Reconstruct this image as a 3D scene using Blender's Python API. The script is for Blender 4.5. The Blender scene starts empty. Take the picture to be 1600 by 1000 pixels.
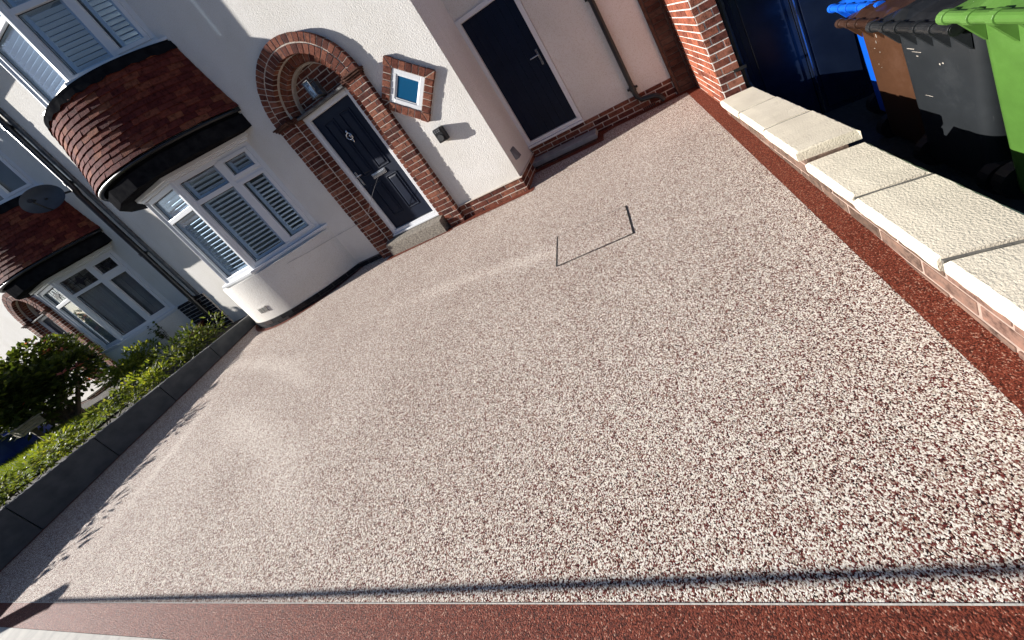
import bpy, bmesh, math, random
from mathutils import Vector, Matrix
random.seed(7)
SC = bpy.context.scene
COL = SC.collection
PI = math.pi
# ------------------------------------------------------------------ camera
CAM_LOC = (1.6968, -3.9320, 1.3661)
ROWS = ((0.8450, 0.1837, -0.5022), (-0.3955, -0.4174, -0.8181), (-0.3599, 0.8900, -0.2801))   # right, down, forward
cd = bpy.data.cameras.new("camera")
cam = bpy.data.objects.new("camera", cd); COL.objects.link(cam)
r_, d_, f_ = [Vector(v) for v in ROWS]
f_.normalize(); r_ = (r_ - f_ * r_.dot(f_)).normalized(); u_ = r_.cross(f_)
M = Matrix(((r_.x, u_.x, -f_.x, CAM_LOC[0]), (r_.y, u_.y, -f_.y, CAM_LOC[1]), (r_.z, u_.z, -f_.z, CAM_LOC[2]), (0, 0, 0, 1)))
cam.matrix_world = M
cd.sensor_width = 36.0; cd.lens = 531.288 / 1600 * 36
cd.shift_x = -28.995 / 1600; cd.shift_y = (279.553 - 500) / 1600
cd.clip_start = 0.05; cd.clip_end = 2000
SC.camera = cam
# ------------------------------------------------------------------ light
SUN_AZ, SUN_EL = math.radians(16.0), math.radians(20.6)
to_sun = Vector((-math.cos(SUN_AZ) * math.cos(SUN_EL), -math.sin(SUN_AZ) * math.cos(SUN_EL), math.sin(SUN_EL)))
sl = bpy.data.lights.new("sun", 'SUN'); sl.energy = 5.0; sl.angle = math.radians(0.5); sl.color = (1.0, 0.965, 0.92)
so = bpy.data.objects.new("sun", sl); COL.objects.link(so); so.location = (-20, -6, 12)
so.rotation_euler = to_sun.to_track_quat('Z', 'Y').to_euler()
w = bpy.data.worlds.new("World"); SC.world = w; w.use_nodes = True
nt = w.node_tree
sky = nt.nodes.new("ShaderNodeTexSky"); sky.sky_type = 'NISHITA'; sky.sun_disc = False; sky.ozone_density = 6.0
sky.sun_elevation = SUN_EL; sky.sun_rotation = math.atan2(to_sun.x, to_sun.y)
nt.links.new(sky.outputs[0], nt.nodes["Background"].inputs[0])
nt.nodes["Background"].inputs[1].default_value = 0.05
SC.view_settings.view_transform = 'Standard'; SC.view_settings.look = 'None'
SC.view_settings.exposure = 0.95; SC.view_settings.gamma = 1.0

# ------------------------------------------------------------------ ground model (drive slopes gently to the street)
A0, B0 = 0.004, 0.052
def gz(x, y): return A0 * x + B0 * y
SHADE = True

# ------------------------------------------------------------------ materials
def mat(name, color, rough=0.6, metallic=0.0, spec=0.5):
    m = bpy.data.materials.new(name); m.use_nodes = True
    b = m.node_tree.nodes["Principled BSDF"]
    b.inputs["Base Color"].default_value = (*color, 1); b.inputs["Roughness"].default_value = rough
    b.inputs["Metallic"].default_value = metallic; b.inputs["Specular IOR Level"].default_value = spec
    return m
def N(m, t, **kw):
    n = m.node_tree.nodes.new(t)
    for k, v in kw.items():
        if hasattr(n, k): setattr(n, k, v)
        else: n.inputs[k.replace('_', ' ')].default_value = v
    return n
def L(m, a, b): m.node_tree.links.new(a, b)
def bsdf(m): return m.node_tree.nodes["Principled BSDF"]
def ramp(m, stops, interp='LINEAR'):
    r = N(m, "ShaderNodeValToRGB"); r.color_ramp.interpolation = interp
    e = r.color_ramp.elements
    while len(e) < len(stops): e.new(0.5)
    for i, (p, c) in enumerate(stops): e[i].position = p; e[i].color = (*c, 1)
    return r
def coords(m): return N(m, "ShaderNodeTexCoord").outputs["Object"]
def noise(m, vec, scale, detail=4, rough=0.55):
    n = N(m, "ShaderNodeTexNoise"); n.inputs["Scale"].default_value = scale
    n.inputs["Detail"].default_value = detail; n.inputs["Roughness"].default_value = rough
    L(m, vec, n.inputs["Vector"]); return n.outputs["Fac"]
def mixc(m, fac, a, b, mode='MIX'):
    n = N(m, "ShaderNodeMix", data_type='RGBA', blend_type=mode)
    for s, v in ((0, fac), (6, a), (7, b)):
        if hasattr(v, 'links'): L(m, v, n.inputs[s])
        elif isinstance(v, tuple): n.inputs[s].default_value = (*v, 1)
        else: n.inputs[s].default_value = v
    return n.outputs[2]
def bump(m, h, strength=0.5, dist=0.01, prev=None):
    b = N(m, "ShaderNodeBump"); b.inputs["Strength"].default_value = strength; b.inputs["Distance"].default_value = dist
    L(m, h, b.inputs["Height"])
    if prev is not None: L(m, prev, b.inputs["Normal"])
    L(m, b.outputs[0], bsdf(m).inputs["Normal"]); return b.outputs[0]

def tinted(name, c1, c2, rough, scale=6.0, bscale=80, bstr=0.2, bdist=0.003, metallic=0, spec=0.5):
    m = mat(name, c1, rough, metallic, spec); co = coords(m)
    f = noise(m, co, scale, 6)
    r = ramp(m, [(0.35, c1), (0.65, c2)]); L(m, f, r.inputs[0]); L(m, r.outputs[0], bsdf(m).inputs["Base Color"])
    if bstr: bump(m, noise(m, co, bscale, 3), bstr, bdist)
    return m

def make_render_plaster():
    m = mat("render_plaster", (0.78, 0.76, 0.72), 0.9, spec=0.2); co = coords(m)
    big = noise(m, co, 1.3, 6); fine = noise(m, co, 95, 3)
    r = ramp(m, [(0.3, (0.76, 0.725, 0.66)), (0.6, (0.83, 0.80, 0.75))]); L(m, big, r.inputs[0])
    r2 = ramp(m, [(0.34, (0.86, 0.82, 0.76)), (0.48, (1, 1, 1))]); L(m, fine, r2.inputs[0])
    mp = N(m, "ShaderNodeMapping"); mp.inputs["Scale"].default_value = (5.5, 5.5, 0.35); L(m, co, mp.inputs[0])
    drip = noise(m, mp.outputs[0], 1.0, 4, 0.6); r3 = ramp(m, [(0.62, (1, 1, 1)), (0.8, (0.90, 0.875, 0.83))]); L(m, drip, r3.inputs[0])
    sz = N(m, "ShaderNodeSeparateXYZ"); L(m, co, sz.inputs[0]); zz = N(m, "ShaderNodeMapRange"); L(m, sz.outputs[2], zz.inputs[0]); zz.inputs[1].default_value = 0.2; zz.inputs[2].default_value = 0.55; zz.inputs[3].default_value = 0.30; zz.inputs[4].default_value = 0.0
    spl = N(m, "ShaderNodeMath", operation='MULTIPLY'); L(m, zz.outputs[0], spl.inputs[0]); L(m, noise(m, co, 9, 5, 0.7), spl.inputs[1])
    base = mixc(m, 1.0, mixc(m, 1.0, r.outputs[0], r2.outputs[0], 'MULTIPLY'), r3.outputs[0], 'MULTIPLY')
    L(m, mixc(m, spl.outputs[0], base, (0.42, 0.36, 0.28)), bsdf(m).inputs["Base Color"])
    p = bump(m, noise(m, co, 62, 3, 0.6), 0.9, 0.008)
    bump(m, noise(m, co, 14, 3), 0.12, 0.02, p)
    return m
def make_brick(name, stops, rough=0.85):
    m = mat(name, (0.2, 0.08, 0.05), rough, spec=0.08); co = coords(m)
    g = N(m, "ShaderNodeNewGeometry")
    r = ramp(m, stops); L(m, g.outputs["Random Per Island"], r.inputs[0])
    n1 = noise(m, co, 22, 6, 0.7)
    r2 = ramp(m, [(0.3, (0.28, 0.26, 0.26)), (0.5, (0.95, 0.95, 0.95)), (0.75, (1.45, 1.3, 1.2))]); L(m, n1, r2.inputs[0])
    L(m, mixc(m, 1.0, r.outputs[0], r2.outputs[0], 'MULTIPLY'), bsdf(m).inputs["Base Color"])
    p = bump(m, noise(m, co, 90, 5, 0.7), 0.7, 0.006)
    return m
def make_resin(name, stops, scale, bstr, rough=0.42, patch=None):
    m = mat(name, (0.5, 0.45, 0.4), rough, spec=0.15); co = coords(m)
    warp = N(m, "ShaderNodeTexNoise"); warp.inputs["Scale"].default_value = scale * 0.9; warp.inputs["Detail"].default_value = 2; L(m, co, warp.inputs["Vector"])
    vm = N(m, "ShaderNodeVectorMath", operation='MULTIPLY_ADD'); L(m, warp.outputs["Color"], vm.inputs[0])
    vm.inputs[1].default_value = (0.006, 0.006, 0.0); L(m, co, vm.inputs[2])
    v = N(m, "ShaderNodeTexVoronoi"); v.inputs["Scale"].default_value = scale; v.voronoi_dimensions = '3D'
    L(m, vm.outputs[0], v.inputs["Vector"])
    sep = N(m, "ShaderNodeSeparateColor"); L(m, v.outputs["Color"], sep.inputs[0])
    # clumps, so the grain still reads from a few metres away
    cl = noise(m, co, 165, 2, 0.6); cl2 = noise(m, co, 0.9, 3); cl3 = noise(m, co, 80, 2, 0.6)
    acc = sep.outputs[0]
    for src, amp in ((cl, 1.0), (cl3, 0.62), (cl2, 0.2)):
        a = N(m, "ShaderNodeMath", operation='MULTIPLY_ADD'); L(m, src, a.inputs[0]); a.inputs[1].default_value = amp; a.inputs[2].default_value = -amp / 2
        s_ = N(m, "ShaderNodeMath", operation='ADD'); L(m, acc, s_.inputs[0]); L(m, a.outputs[0], s_.inputs[1]); acc = s_.outputs[0]
    if patch:      # faint pale trowel and tyre sweeps left in the surface
        sx = N(m, "ShaderNodeSeparateXYZ"); L(m, co, sx.inputs[0]); brk = noise(m, co, 2.6, 4)
        for (p, q, wd, amp) in (((-5.0, -1.30), (-2.2, -2.05), 0.10, 0.15), ((-1.5, -1.35), (1.5, -1.62), 0.085, 0.13), ((-3.6, -2.2), (-1.0, -3.1), 0.14, 0.14), ((-4.4, -2.0), (-3.9, -3.2), 0.10, 0.16)):
            d = Vector((q[0] - p[0], q[1] - p[1])); ln_ = d.length; d.normalize()
            def lin(a_, b_, c_):
                n1 = N(m, "ShaderNodeMath", operation='MULTIPLY_ADD'); L(m, sx.outputs[0], n1.inputs[0]); n1.inputs[1].default_value = a_; n1.inputs[2].default_value = c_
                n2 = N(m, "ShaderNodeMath", operation='MULTIPLY_ADD'); L(m, sx.outputs[1], n2.inputs[0]); n2.inputs[1].default_value = b_; L(m, n1.outputs[0], n2.inputs[2]); return n2.outputs[0]
            def gauss(v, k):
                n1 = N(m, "ShaderNodeMath", operation='MULTIPLY'); L(m, v, n1.inputs[0]); L(m, v, n1.inputs[1])
                n2 = N(m, "ShaderNodeMath", operation='MULTIPLY'); L(m, n1.outputs[0], n2.inputs[0]); n2.inputs[1].default_value = -1 / (k * k)
                n3 = N(m, "ShaderNodeMath", operation='EXPONENT'); L(m, n2.outputs[0], n3.inputs[0]); return n3.outputs[0]
            along = lin(d.x, d.y, -(d.x * (p[0] + q[0]) / 2 + d.y * (p[1] + q[1]) / 2)); across = lin(-d.y, d.x, d.y * p[0] - d.x * p[1])
            bend = N(m, "ShaderNodeMath", operation='MULTIPLY'); L(m, along, bend.inputs[0]); L(m, along, bend.inputs[1])
            bd = N(m, "ShaderNodeMath", operation='MULTIPLY_ADD'); L(m, bend.outputs[0], bd.inputs[0]); bd.inputs[1].default_value = 0.05; L(m, across, bd.inputs[2])
            g1, g2 = gauss(bd.outputs[0], wd), gauss(along, ln_ * .5)
            n4 = N(m, "ShaderNodeMath", operation='MULTIPLY'); L(m, g1, n4.inputs[0]); L(m, g2, n4.inputs[1])
            n5 = N(m, "ShaderNodeMath", operation='MULTIPLY'); L(m, n4.outputs[0], n5.inputs[0]); L(m, brk, n5.inputs[1])
            n6 = N(m, "ShaderNodeMath", operation='MULTIPLY_ADD'); L(m, n5.outputs[0], n6.inputs[0]); n6.inputs[1].default_value = amp * 2; L(m, acc, n6.inputs[2]); acc = n6.outputs[0]
    r = ramp(m, stops, 'CONSTANT'); L(m, acc, r.inputs[0])
    L(m, r.outputs[0], bsdf(m).inputs["Base Color"])
    inv = N(m, "ShaderNodeMath", operation='SUBTRACT'); inv.inputs[0].default_value = 1.0; L(m, v.outputs["Distance"], inv.inputs[1])
    bump(m, inv.outputs[0], bstr, 0.006)
    return m
def make_glass(tint=(0.82, 0.89, 0.95), refl=0.055):
    m = mat("window_glass", tint, 0.02); t = m.node_tree
    for n in list(t.nodes):
        if n.type == 'BSDF_PRINCIPLED': t.nodes.remove(n)
    out = [n for n in t.nodes if n.type == 'OUTPUT_MATERIAL'][0]
    tr = t.nodes.new("ShaderNodeBsdfTransparent"); tr.inputs[0].default_value = (*tint, 1)
    gl = t.nodes.new("ShaderNodeBsdfGlossy"); gl.inputs["Roughness"].default_value = 0.015; gl.inputs[0].default_value = (0.95, 0.97, 1, 1)
    fr = t.nodes.new("ShaderNodeLayerWeight"); fr.inputs[0].default_value = 0.5
    pw = t.nodes.new("ShaderNodeMath"); pw.operation = 'POWER'; pw.inputs[1].default_value = 4.5; t.links.new(fr.outputs["Facing"], pw.inputs[0])
    ma = t.nodes.new("ShaderNodeMath"); ma.operation = 'MULTIPLY_ADD'; ma.use_clamp = True; ma.inputs[1].default_value = 0.85; ma.inputs[2].default_value = refl
    mx = t.nodes.new("ShaderNodeMixShader")
    t.links.new(pw.outputs[0], ma.inputs[0]); t.links.new(ma.outputs[0], mx.inputs[0])
    t.links.new(tr.outputs[0], mx.inputs[1]); t.links.new(gl.outputs[0], mx.inputs[2]); t.links.new(mx.outputs[0], out.inputs[0])
    return m
def make_leaf(name, stops, rough=0.55):
    m = mat(name, (0.06, 0.1, 0.02), rough, spec=0.2)
    g = N(m, "ShaderNodeNewGeometry"); r = ramp(m, stops); L(m, g.outputs["Random Per Island"], r.inputs[0])
    L(m, r.outputs[0], bsdf(m).inputs["Base Color"])
    tl = N(m, "ShaderNodeBsdfTranslucent"); L(m, mixc(m, 1.0, r.outputs[0], (2.0, 1.9, 0.7), 'MULTIPLY'), tl.inputs[0])
    mx = N(m, "ShaderNodeMixShader"); mx.inputs[0].default_value = 0.4
    out = [n for n in m.node_tree.nodes if n.type == 'OUTPUT_MATERIAL'][0]
    L(m, bsdf(m).outputs[0], mx.inputs[1]); L(m, tl.outputs[0], mx.inputs[2]); L(m, mx.outputs[0], out.inputs[0])
    return m

PLASTER = make_render_plaster()
BRICK = make_brick("red_brick", [(0.0, (0.085, 0.032, 0.026)), (0.3, (0.15, 0.052, 0.036)), (0.65, (0.21, 0.075, 0.048)), (1.0, (0.27, 0.115, 0.075))])
BRICK_ORANGE = make_brick("orange_brick", [(0.0, (0.16, 0.055, 0.038)), (0.5, (0.27, 0.085, 0.05)), (1.0, (0.35, 0.12, 0.07))])
BRICK_DARK = make_brick("painted_dark_brick", [(0.0, (0.018, 0.018, 0.021)), (0.6, (0.03, 0.028, 0.03)), (1.0, (0.055, 0.04, 0.038))])
BRICK_BROWN = make_brick("brown_brick", [(0.0, (0.06, 0.026, 0.02)), (0.5, (0.10, 0.046, 0.034)), (1.0, (0.13, 0.075, 0.055))])
MORTAR = tinted("mortar", (0.66, 0.58, 0.49), (0.50, 0.43, 0.36), 0.95, 12, 120, 0.5)
MORTAR_WHITE = tinted("white_mortar", (0.72, 0.68, 0.62), (0.6, 0.55, 0.48), 0.95, 12, 120, 0.5)
MORTAR_DARK = tinted("dark_mortar", (0.16, 0.14, 0.12), (0.09, 0.08, 0.075), 0.95, 12, 120, 0.5)
UPVC = tinted("white_upvc", (0.80, 0.81, 0.82), (0.77, 0.78, 0.79), 0.28, 3, 40, 0.0)
NAVY = tinted("navy_door_paint", (0.0035, 0.0085, 0.024), (0.005, 0.011, 0.030), 0.45, 5, 160, 0.15, 0.001, spec=0.22)
NAVY_GLOSS = tinted("glossy_navy_paint", (0.006, 0.011, 0.028), (0.01, 0.017, 0.038), 0.24, 4, 30, 0.05, 0.001)
BLACK = tinted("black_plastic", (0.012, 0.012, 0.013), (0.02, 0.02, 0.021), 0.35, 8, 60, 0.1)
BLACK_WOOD = tinted("black_painted_timber", (0.010, 0.010, 0.012), (0.020, 0.020, 0.021), 0.8, 10, 60, 0.4, 0.004, spec=0.0)
LEAD = tinted("weathered_lead", (0.05, 0.052, 0.055), (0.13, 0.135, 0.14), 0.5, 12, 40, 0.4, 0.006)
ROOF = make_brick("clay_roof_tile", [(0.0, (0.10, 0.022, 0.020)), (0.5, (0.15, 0.036, 0.028)), (0.82, (0.21, 0.058, 0.036)), (1.0, (0.27, 0.10, 0.052))], 0.85)
def make_coping():
    m = tinted("pale_coping_stone", (0.76, 0.675, 0.53), (0.66, 0.58, 0.455), 0.92, 5, 120, 0.6, 0.007, spec=0.1); return m
COPING = make_coping()
CONCRETE = tinted("pebbly_concrete", (0.33, 0.29, 0.24), (0.13, 0.115, 0.095), 0.95, 42, 110, 0.7, 0.006, spec=0.2)
KERB = tinted("pale_concrete", (0.55, 0.52, 0.46), (0.42, 0.40, 0.36), 0.9, 9, 60, 0.5, 0.005)
SLATE = tinted("dark_grey_slab", (0.046, 0.050, 0.055), (0.080, 0.083, 0.085), 0.75, 7, 50, 0.3, 0.004)
SLAB_STEP = tinted("grey_slab", (0.13, 0.13, 0.14), (0.2, 0.2, 0.21), 0.8, 7, 60, 0.4, 0.004)
CHROME = mat("brushed_metal", (0.62, 0.63, 0.65), 0.25, 1.0)
TERRACOTTA = tinted("terracotta", (0.30, 0.10, 0.06), (0.22, 0.075, 0.05), 0.8, 10, 60, 0.3)
SOIL = tinted("dark_soil", (0.025, 0.018, 0.012), (0.05, 0.036, 0.024), 0.95, 8, 40, 0.9, 0.02)
TARMAC = tinted("tarmac", (0.022, 0.022, 0.023), (0.04, 0.04, 0.04), 0.9, 30, 150, 0.8, 0.006)
PAVING = tinted("pavement_flags", (0.30, 0.29, 0.27), (0.22, 0.21, 0.20), 0.9, 4, 60, 0.5, 0.005)
ROOM = tinted("dim_room_wall", (0.42, 0.41, 0.39), (0.36, 0.35, 0.34), 0.9, 2, 20, 0.0)
SLAT = tinted("white_slats", (0.88, 0.89, 0.90), (0.86, 0.87, 0.88), 0.45, 5, 20, 0.0)
CURTAIN = tinted("pale_curtain_cloth", (0.68, 0.64, 0.58), (0.56, 0.52, 0.48), 0.9, 4, 120, 0.3)
GLASS = make_glass()
GLASS_LEFT = make_glass((0.8, 0.84, 0.88), 0.05)
RESIN = make_resin("resin_bound_gravel", [(0.0, (0.018, 0.006, 0.006)), (0.14, (0.135, 0.022, 0.018)), (0.35, (0.24, 0.110, 0.085)), (0.45, (0.39, 0.30, 0.23)), (0.55, (0.57, 0.49, 0.395)), (0.71, (0.82, 0.755, 0.665))], 290, 0.5, 0.75, True)
RED_RESIN = make_resin("red_resin_gravel", [(0.0, (0.05, 0.013, 0.008)), (0.25, (0.13, 0.028, 0.016)), (0.55, (0.19, 0.042, 0.022)), (0.82, (0.26, 0.066, 0.036)), (0.98, (0.42, 0.24, 0.17))], 290, 0.5, 0.6)
DISH = tinted("dark_mesh_dish", (0.035, 0.042, 0.05), (0.05, 0.058, 0.068), 0.45, 8, 200, 0.2)

# ------------------------------------------------------------------ mesh builder
ORG = {}
class MB:
    def __init__(s): s.v = []; s.f = []; s.m = []
    def add(s, vs, fs, m=0):
        o = len(s.v); s.v += [tuple(v) for v in vs]
        for f in fs: s.f.append(tuple(i + o for i in f)); s.m.append(m)
    def box(s, a, b, m=0):
        x0, y0, z0 = a; x1, y1, z1 = b
        s.hexa([(x0, y0, z0), (x1, y0, z0), (x1, y1, z0), (x0, y1, z0), (x0, y0, z1), (x1, y0, z1), (x1, y1, z1), (x0, y1, z1)], m)
    def hexa(s, p, m=0):
        s.add(p, [(0, 3, 2, 1), (4, 5, 6, 7), (0, 1, 5, 4), (1, 2, 6, 5), (2, 3, 7, 6), (3, 0, 4, 7)], m)
    def obox(s, o, u, v, n, m=0):
        o, u, v, n = Vector(o), Vector(u), Vector(v), Vector(n)
        if u.cross(v).dot(n) < 0: u, v = v, u
        p = [o, o + u, o + u + v, o + v]
        s.hexa([tuple(q) for q in p] + [tuple(q + n) for q in p], m)
    def tube(s, pts, r, seg=10, m=0, cap=True):
        pts = [Vector(p) for p in pts]; rr = r if isinstance(r, (list, tuple)) else [r] * len(pts)
        rings = []; prev = None
        for i, p in enumerate(pts):
            t = (pts[min(i + 1, len(pts) - 1)] - pts[max(i - 1, 0)]).normalized()
            a = Vector((0, 0, 1)) if abs(t.z) < 0.9 else Vector((1, 0, 0))
            if prev is not None: a = prev
            e1 = (a - t * a.dot(t)).normalized(); e2 = t.cross(e1); prev = e1
            rings.append([p + (e1 * math.cos(2 * PI * k / seg) + e2 * math.sin(2 * PI * k / seg)) * rr[i] for k in range(seg)])
        vs = [v for ring in rings for v in ring]; fs = []
        for i in range(len(pts) - 1):
            for k in range(seg):
                a = i * seg + k; b = i * seg + (k + 1) % seg
                fs.append((a, b, b + seg, a + seg))
        if cap: fs.append(tuple(range(seg))[::-1]); fs.append(tuple((len(pts) - 1) * seg + k for k in range(seg)))
        s.add(vs, fs, m)
    def band(s, outer, inner, z0, z1, m=0):
        n = len(outer)
        vs = [(x, y, z0) for x, y in outer] + [(x, y, z1) for x, y in outer] + [(x, y, z0) for x, y in inner] + [(x, y, z1) for x, y in inner]
        fs = []
        for i in range(n - 1):
            fs.append((i, i + 1, n + i + 1, n + i)); fs.append((2 * n + i + 1, 2 * n + i, 3 * n + i, 3 * n + i + 1))
            fs.append((n + i, n + i + 1, 3 * n + i + 1, 3 * n + i)); fs.append((i + 1, i, 2 * n + i, 2 * n + i + 1))
        fs.append((0, n, 3 * n, 2 * n)); fs.append((2 * n - 1, n - 1, 3 * n - 1, 4 * n - 1))
        s.add(vs, fs, m)
    def lathe(s, prof, c, seg=24, m=0):
        cx, cy = c; vs = []; fs = []
        for (r, z) in prof:
            for k in range(seg): vs.append((cx + r * math.cos(2 * PI * k / seg), cy + r * math.sin(2 * PI * k / seg), z))
        for i in range(len(prof) - 1):
            for k in range(seg):
                a = i * seg + k; b = i * seg + (k + 1) % seg; fs.append((a, b, b + seg, a + seg))
        s.add(vs, fs, m)
    def build(s, name, mats, parent=None, smooth=False, bevel=0.0, base=None, recalc=False):
        me = bpy.data.meshes.new(name)
        org = Vector((0, 0, 0))
        if parent is not None: org = ORG[parent.name]
        elif base is not None: org = Vector(base)
        me.from_pydata([(v[0] - org.x, v[1] - org.y, v[2] - org.z) for v in s.v], [], s.f)
        if not isinstance(mats, (list, tuple)): mats = [mats]
        for mm in mats: me.materials.append(mm)
        me.polygons.foreach_set("material_index", s.m)
        if smooth: me.polygons.foreach_set("use_smooth", [True] * len(s.f))
        me.update()
        if recalc or True:
            bm = bmesh.new(); bm.from_mesh(me); bmesh.ops.recalc_face_normals(bm, faces=bm.faces); bm.to_mesh(me); bm.free()
        o = bpy.data.objects.new(name, me); COL.objects.link(o)
        if parent is not None: o.parent = parent
        else: o.location = org
        ORG[o.name] = org
        if bevel:
            bv = o.modifiers.new("bevel", 'BEVEL'); bv.width = bevel; bv.segments = 2; bv.limit_method = 'ANGLE'
        return o
def thing(name, label, cat, loc, group=None):
    o = bpy.data.objects.new(name, None); COL.objects.link(o); o.location = loc; o.empty_display_size = 0.2
    ORG[o.name] = Vector(loc); return tag(o, label, cat, group)
def tag(o, label, cat, group=None):
    o['label'] = label; o['category'] = cat
    if group: o['group'] = group
    return o
def struct(o): o['kind'] = 'structure'; return o

def bricks(mb, o, u, v, n, W, H, mb_brick=0, mb_mortar=1, bl=0.215, bh=0.065, j=0.011, depth=0.05, shift=0.5, proud=0.005, seed=0, mortar=True, jit=0.003):
    """running bond of separate bricks on the rectangle o + [0,W]u + [0,H]v, facing n"""
    rnd = random.Random(seed); o, u, v, n = Vector(o), Vector(u).normalized(), Vector(v).normalized(), Vector(n).normalized()
    if mortar: mb.obox(o - n * depth, u * W, v * H, n * (depth - 0.0005), mb_mortar)
    z = 0.0; k = 0
    while z < H - 0.012:
        h = min(bh, H - z); x = -(bl + j) * (shift if k % 2 else 0.0)
        while x < W:
            a, b = max(x, 0), min(x + bl, W)
            if b - a > 0.02:
                pr = proud + rnd.uniform(-jit, jit)
                mb.obox(o + u * (a + rnd.uniform(0, .002)) + v * (z + rnd.uniform(0, .002)) - n * (depth * 0.5), u * (b - a - .002), v * (h - .002), n * (depth * 0.5 + pr), mb_brick)
            x += bl + j
        z += bh + j; k += 1
def arc_bricks(mb, cx, cz, r0, r1, y0, y1, a0, a1, w=0.068, j=0.011, m=0, seed=0, jit=0.003):
    rnd = random.Random(seed); rm = (r0 + r1) / 2; n = max(1, round((a1 - a0) * rm / (w + j))); st = (a1 - a0) / n; g = j / rm / 2
    for i in range(n):
        p = a0 + i * st + g; q = a0 + (i + 1) * st - g; pr = rnd.uniform(-jit, jit)
        def P(r, a, y): return (cx + r * math.cos(a), y, cz + r * math.sin(a))
        ra, rb = r0 + rnd.uniform(0, .003), r1 - rnd.uniform(0, .004)
        mb.hexa([P(ra, p, y0 + pr), P(rb, p, y0 + pr), P(rb, p, y1), P(ra, p, y1), P(ra, q, y0 + pr), P(rb, q, y0 + pr), P(rb, q, y1), P(ra, q, y1)], m)
def arc_band(mb, cx, cz, r0, r1, y0, y1, a0, a1, m=0, seg=40):
    for i in range(seg):
        p = a0 + (a1 - a0) * i / seg; q = a0 + (a1 - a0) * (i + 1) / seg
        def P(r, a, y): return (cx + r * math.cos(a), y, cz + r * math.sin(a))
        mb.hexa([P(r0, p, y0), P(r1, p, y0), P(r1, p, y1), P(r0, p, y1), P(r0, q, y0), P(r1, q, y0), P(r1, q, y1), P(r0, q, y1)], m)
def wall_holes(mb, xs, zs, holes, y0, y1, m=0):
    xs = sorted(set(xs)); zs = sorted(set(zs))
    for h in holes: xs += [h[0], h[1]]; zs += [h[2], h[3]]
    xs = sorted(set(xs)); zs = sorted(set(zs)); nx, nz = len(xs) - 1, len(zs) - 1
    def solid(i, k):
        if i < 0 or k < 0 or i >= nx or k >= nz: return False
        cx, cz = (xs[i] + xs[i + 1]) / 2, (zs[k] + zs[k + 1]) / 2
        return not any(h[0] < cx < h[1] and h[2] < cz < h[3] for h in holes)
    idx = {}
    def vid(i, k, y):
        if (i, k, y) not in idx: idx[(i, k, y)] = len(mb.v); mb.v.append((xs[i], y, zs[k]))
        return idx[(i, k, y)]
    def q(*vs): mb.f.append(vs); mb.m.append(m)
    for i in range(nx):
        for k in range(nz):
            if not solid(i, k): continue
            q(vid(i, k, y0), vid(i + 1, k, y0), vid(i + 1, k + 1, y0), vid(i, k + 1, y0))
            q(vid(i, k, y1), vid(i, k + 1, y1), vid(i + 1, k + 1, y1), vid(i + 1, k, y1))
            if not solid(i - 1, k): q(vid(i, k, y0), vid(i, k + 1, y0), vid(i, k + 1, y1), vid(i, k, y1))
            if not solid(i + 1, k): q(vid(i + 1, k, y0), vid(i + 1, k, y1), vid(i + 1, k + 1, y1), vid(i + 1, k + 1, y0))
            if not solid(i, k - 1): q(vid(i, k, y0), vid(i, k, y1), vid(i + 1, k, y1), vid(i + 1, k, y0))
            if not solid(i, k + 1): q(vid(i, k + 1, y0), vid(i + 1, k + 1, y0), vid(i + 1, k + 1, y1), vid(i, k + 1, y1))
# ------------------------------------------------------------------ setting: ground sheets
def sheet(name, poly, zf, m, lift=0.0, thick=None):
    mb = MB(); vs = [(x, y, zf(x, y) + lift) for x, y in poly]
    if thick is None: mb.add(vs, [tuple(range(len(poly)))])
    else:
        n = len(poly); mb.add(vs + [(x, y, z - thick) for x, y, z in vs], [tuple(range(n)), tuple(range(2 * n - 1, n - 1, -1))] + [(i, (i + 1) % n, n + (i + 1) % n, n + i) for i in range(n)])
    return struct(mb.build(name, m))
def fy(x): return -3.519 + 0.0323 * x          # front edge of the pale resin
sheet("driveway", [(-5.93, fy(-5.93)), (2.42, fy(2.42)), (2.42, 1.0), (-5.93, 1.0)], gz, RESIN, 0.0)
sheet("side_border", [(2.268, fy(2.268)), (2.40, fy(2.40)), (2.40, 1.0), (2.255, 1.0)], gz, RED_RESIN, 0.004)
sheet("front_border", [(-5.93, fy(-5.93) - 0.125), (2.42, fy(2.42) - 0.125), (2.42, fy(2.42)), (-5.93, fy(-5.93))], gz, RED_RESIN, 0.002)
sheet("edging_strip", [(-5.93, fy(-5.93) - 0.001), (2.26, fy(2.26) - 0.001), (2.26, fy(2.26) + 0.0025), (-5.93, fy(-5.93) + 0.0025)], gz, KERB, 0.006)
sheet("kerb_edging", [(-7, fy(-7) - 0.30), (2.62, fy(2.62) - 0.30), (2.62, fy(2.62) - 0.127), (-7, fy(-7) - 0.127)], gz, KERB, 0.006, 0.12)
sheet("house_border", [(-1.30, -0.125), (0.09, -0.095), (0.09, 0.01), (-1.30, 0.0)], gz, RED_RESIN, 0.006)
sheet("step_border", [(-2.56, -0.215), (-1.27, -0.165), (-1.27, -0.05), (-2.56, -0.1)], gz, RED_RESIN, 0.005)
sheet("recess_border", [(0.0, 0.46), (1.10, 0.47), (1.10, 0.70), (1.25, 0.76), (2.26, 0.76), (2.26, 0.90), (0.0, 0.90)], gz, RED_RESIN, 0.005)
sheet("wall_border", [(-5.92, -3.68), (-5.865, -3.68), (-5.865, -0.3), (-5.92, -0.3)], gz, RED_RESIN, 0.005)
ARC = [(-4.74 + (1.713 + o_) * math.sin(a), 0.973 - (1.713 + o_) * math.cos(a)) for o_ in (0.075,) for a in [math.radians(-62 + 4 * i) for i in range(32)]]
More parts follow.
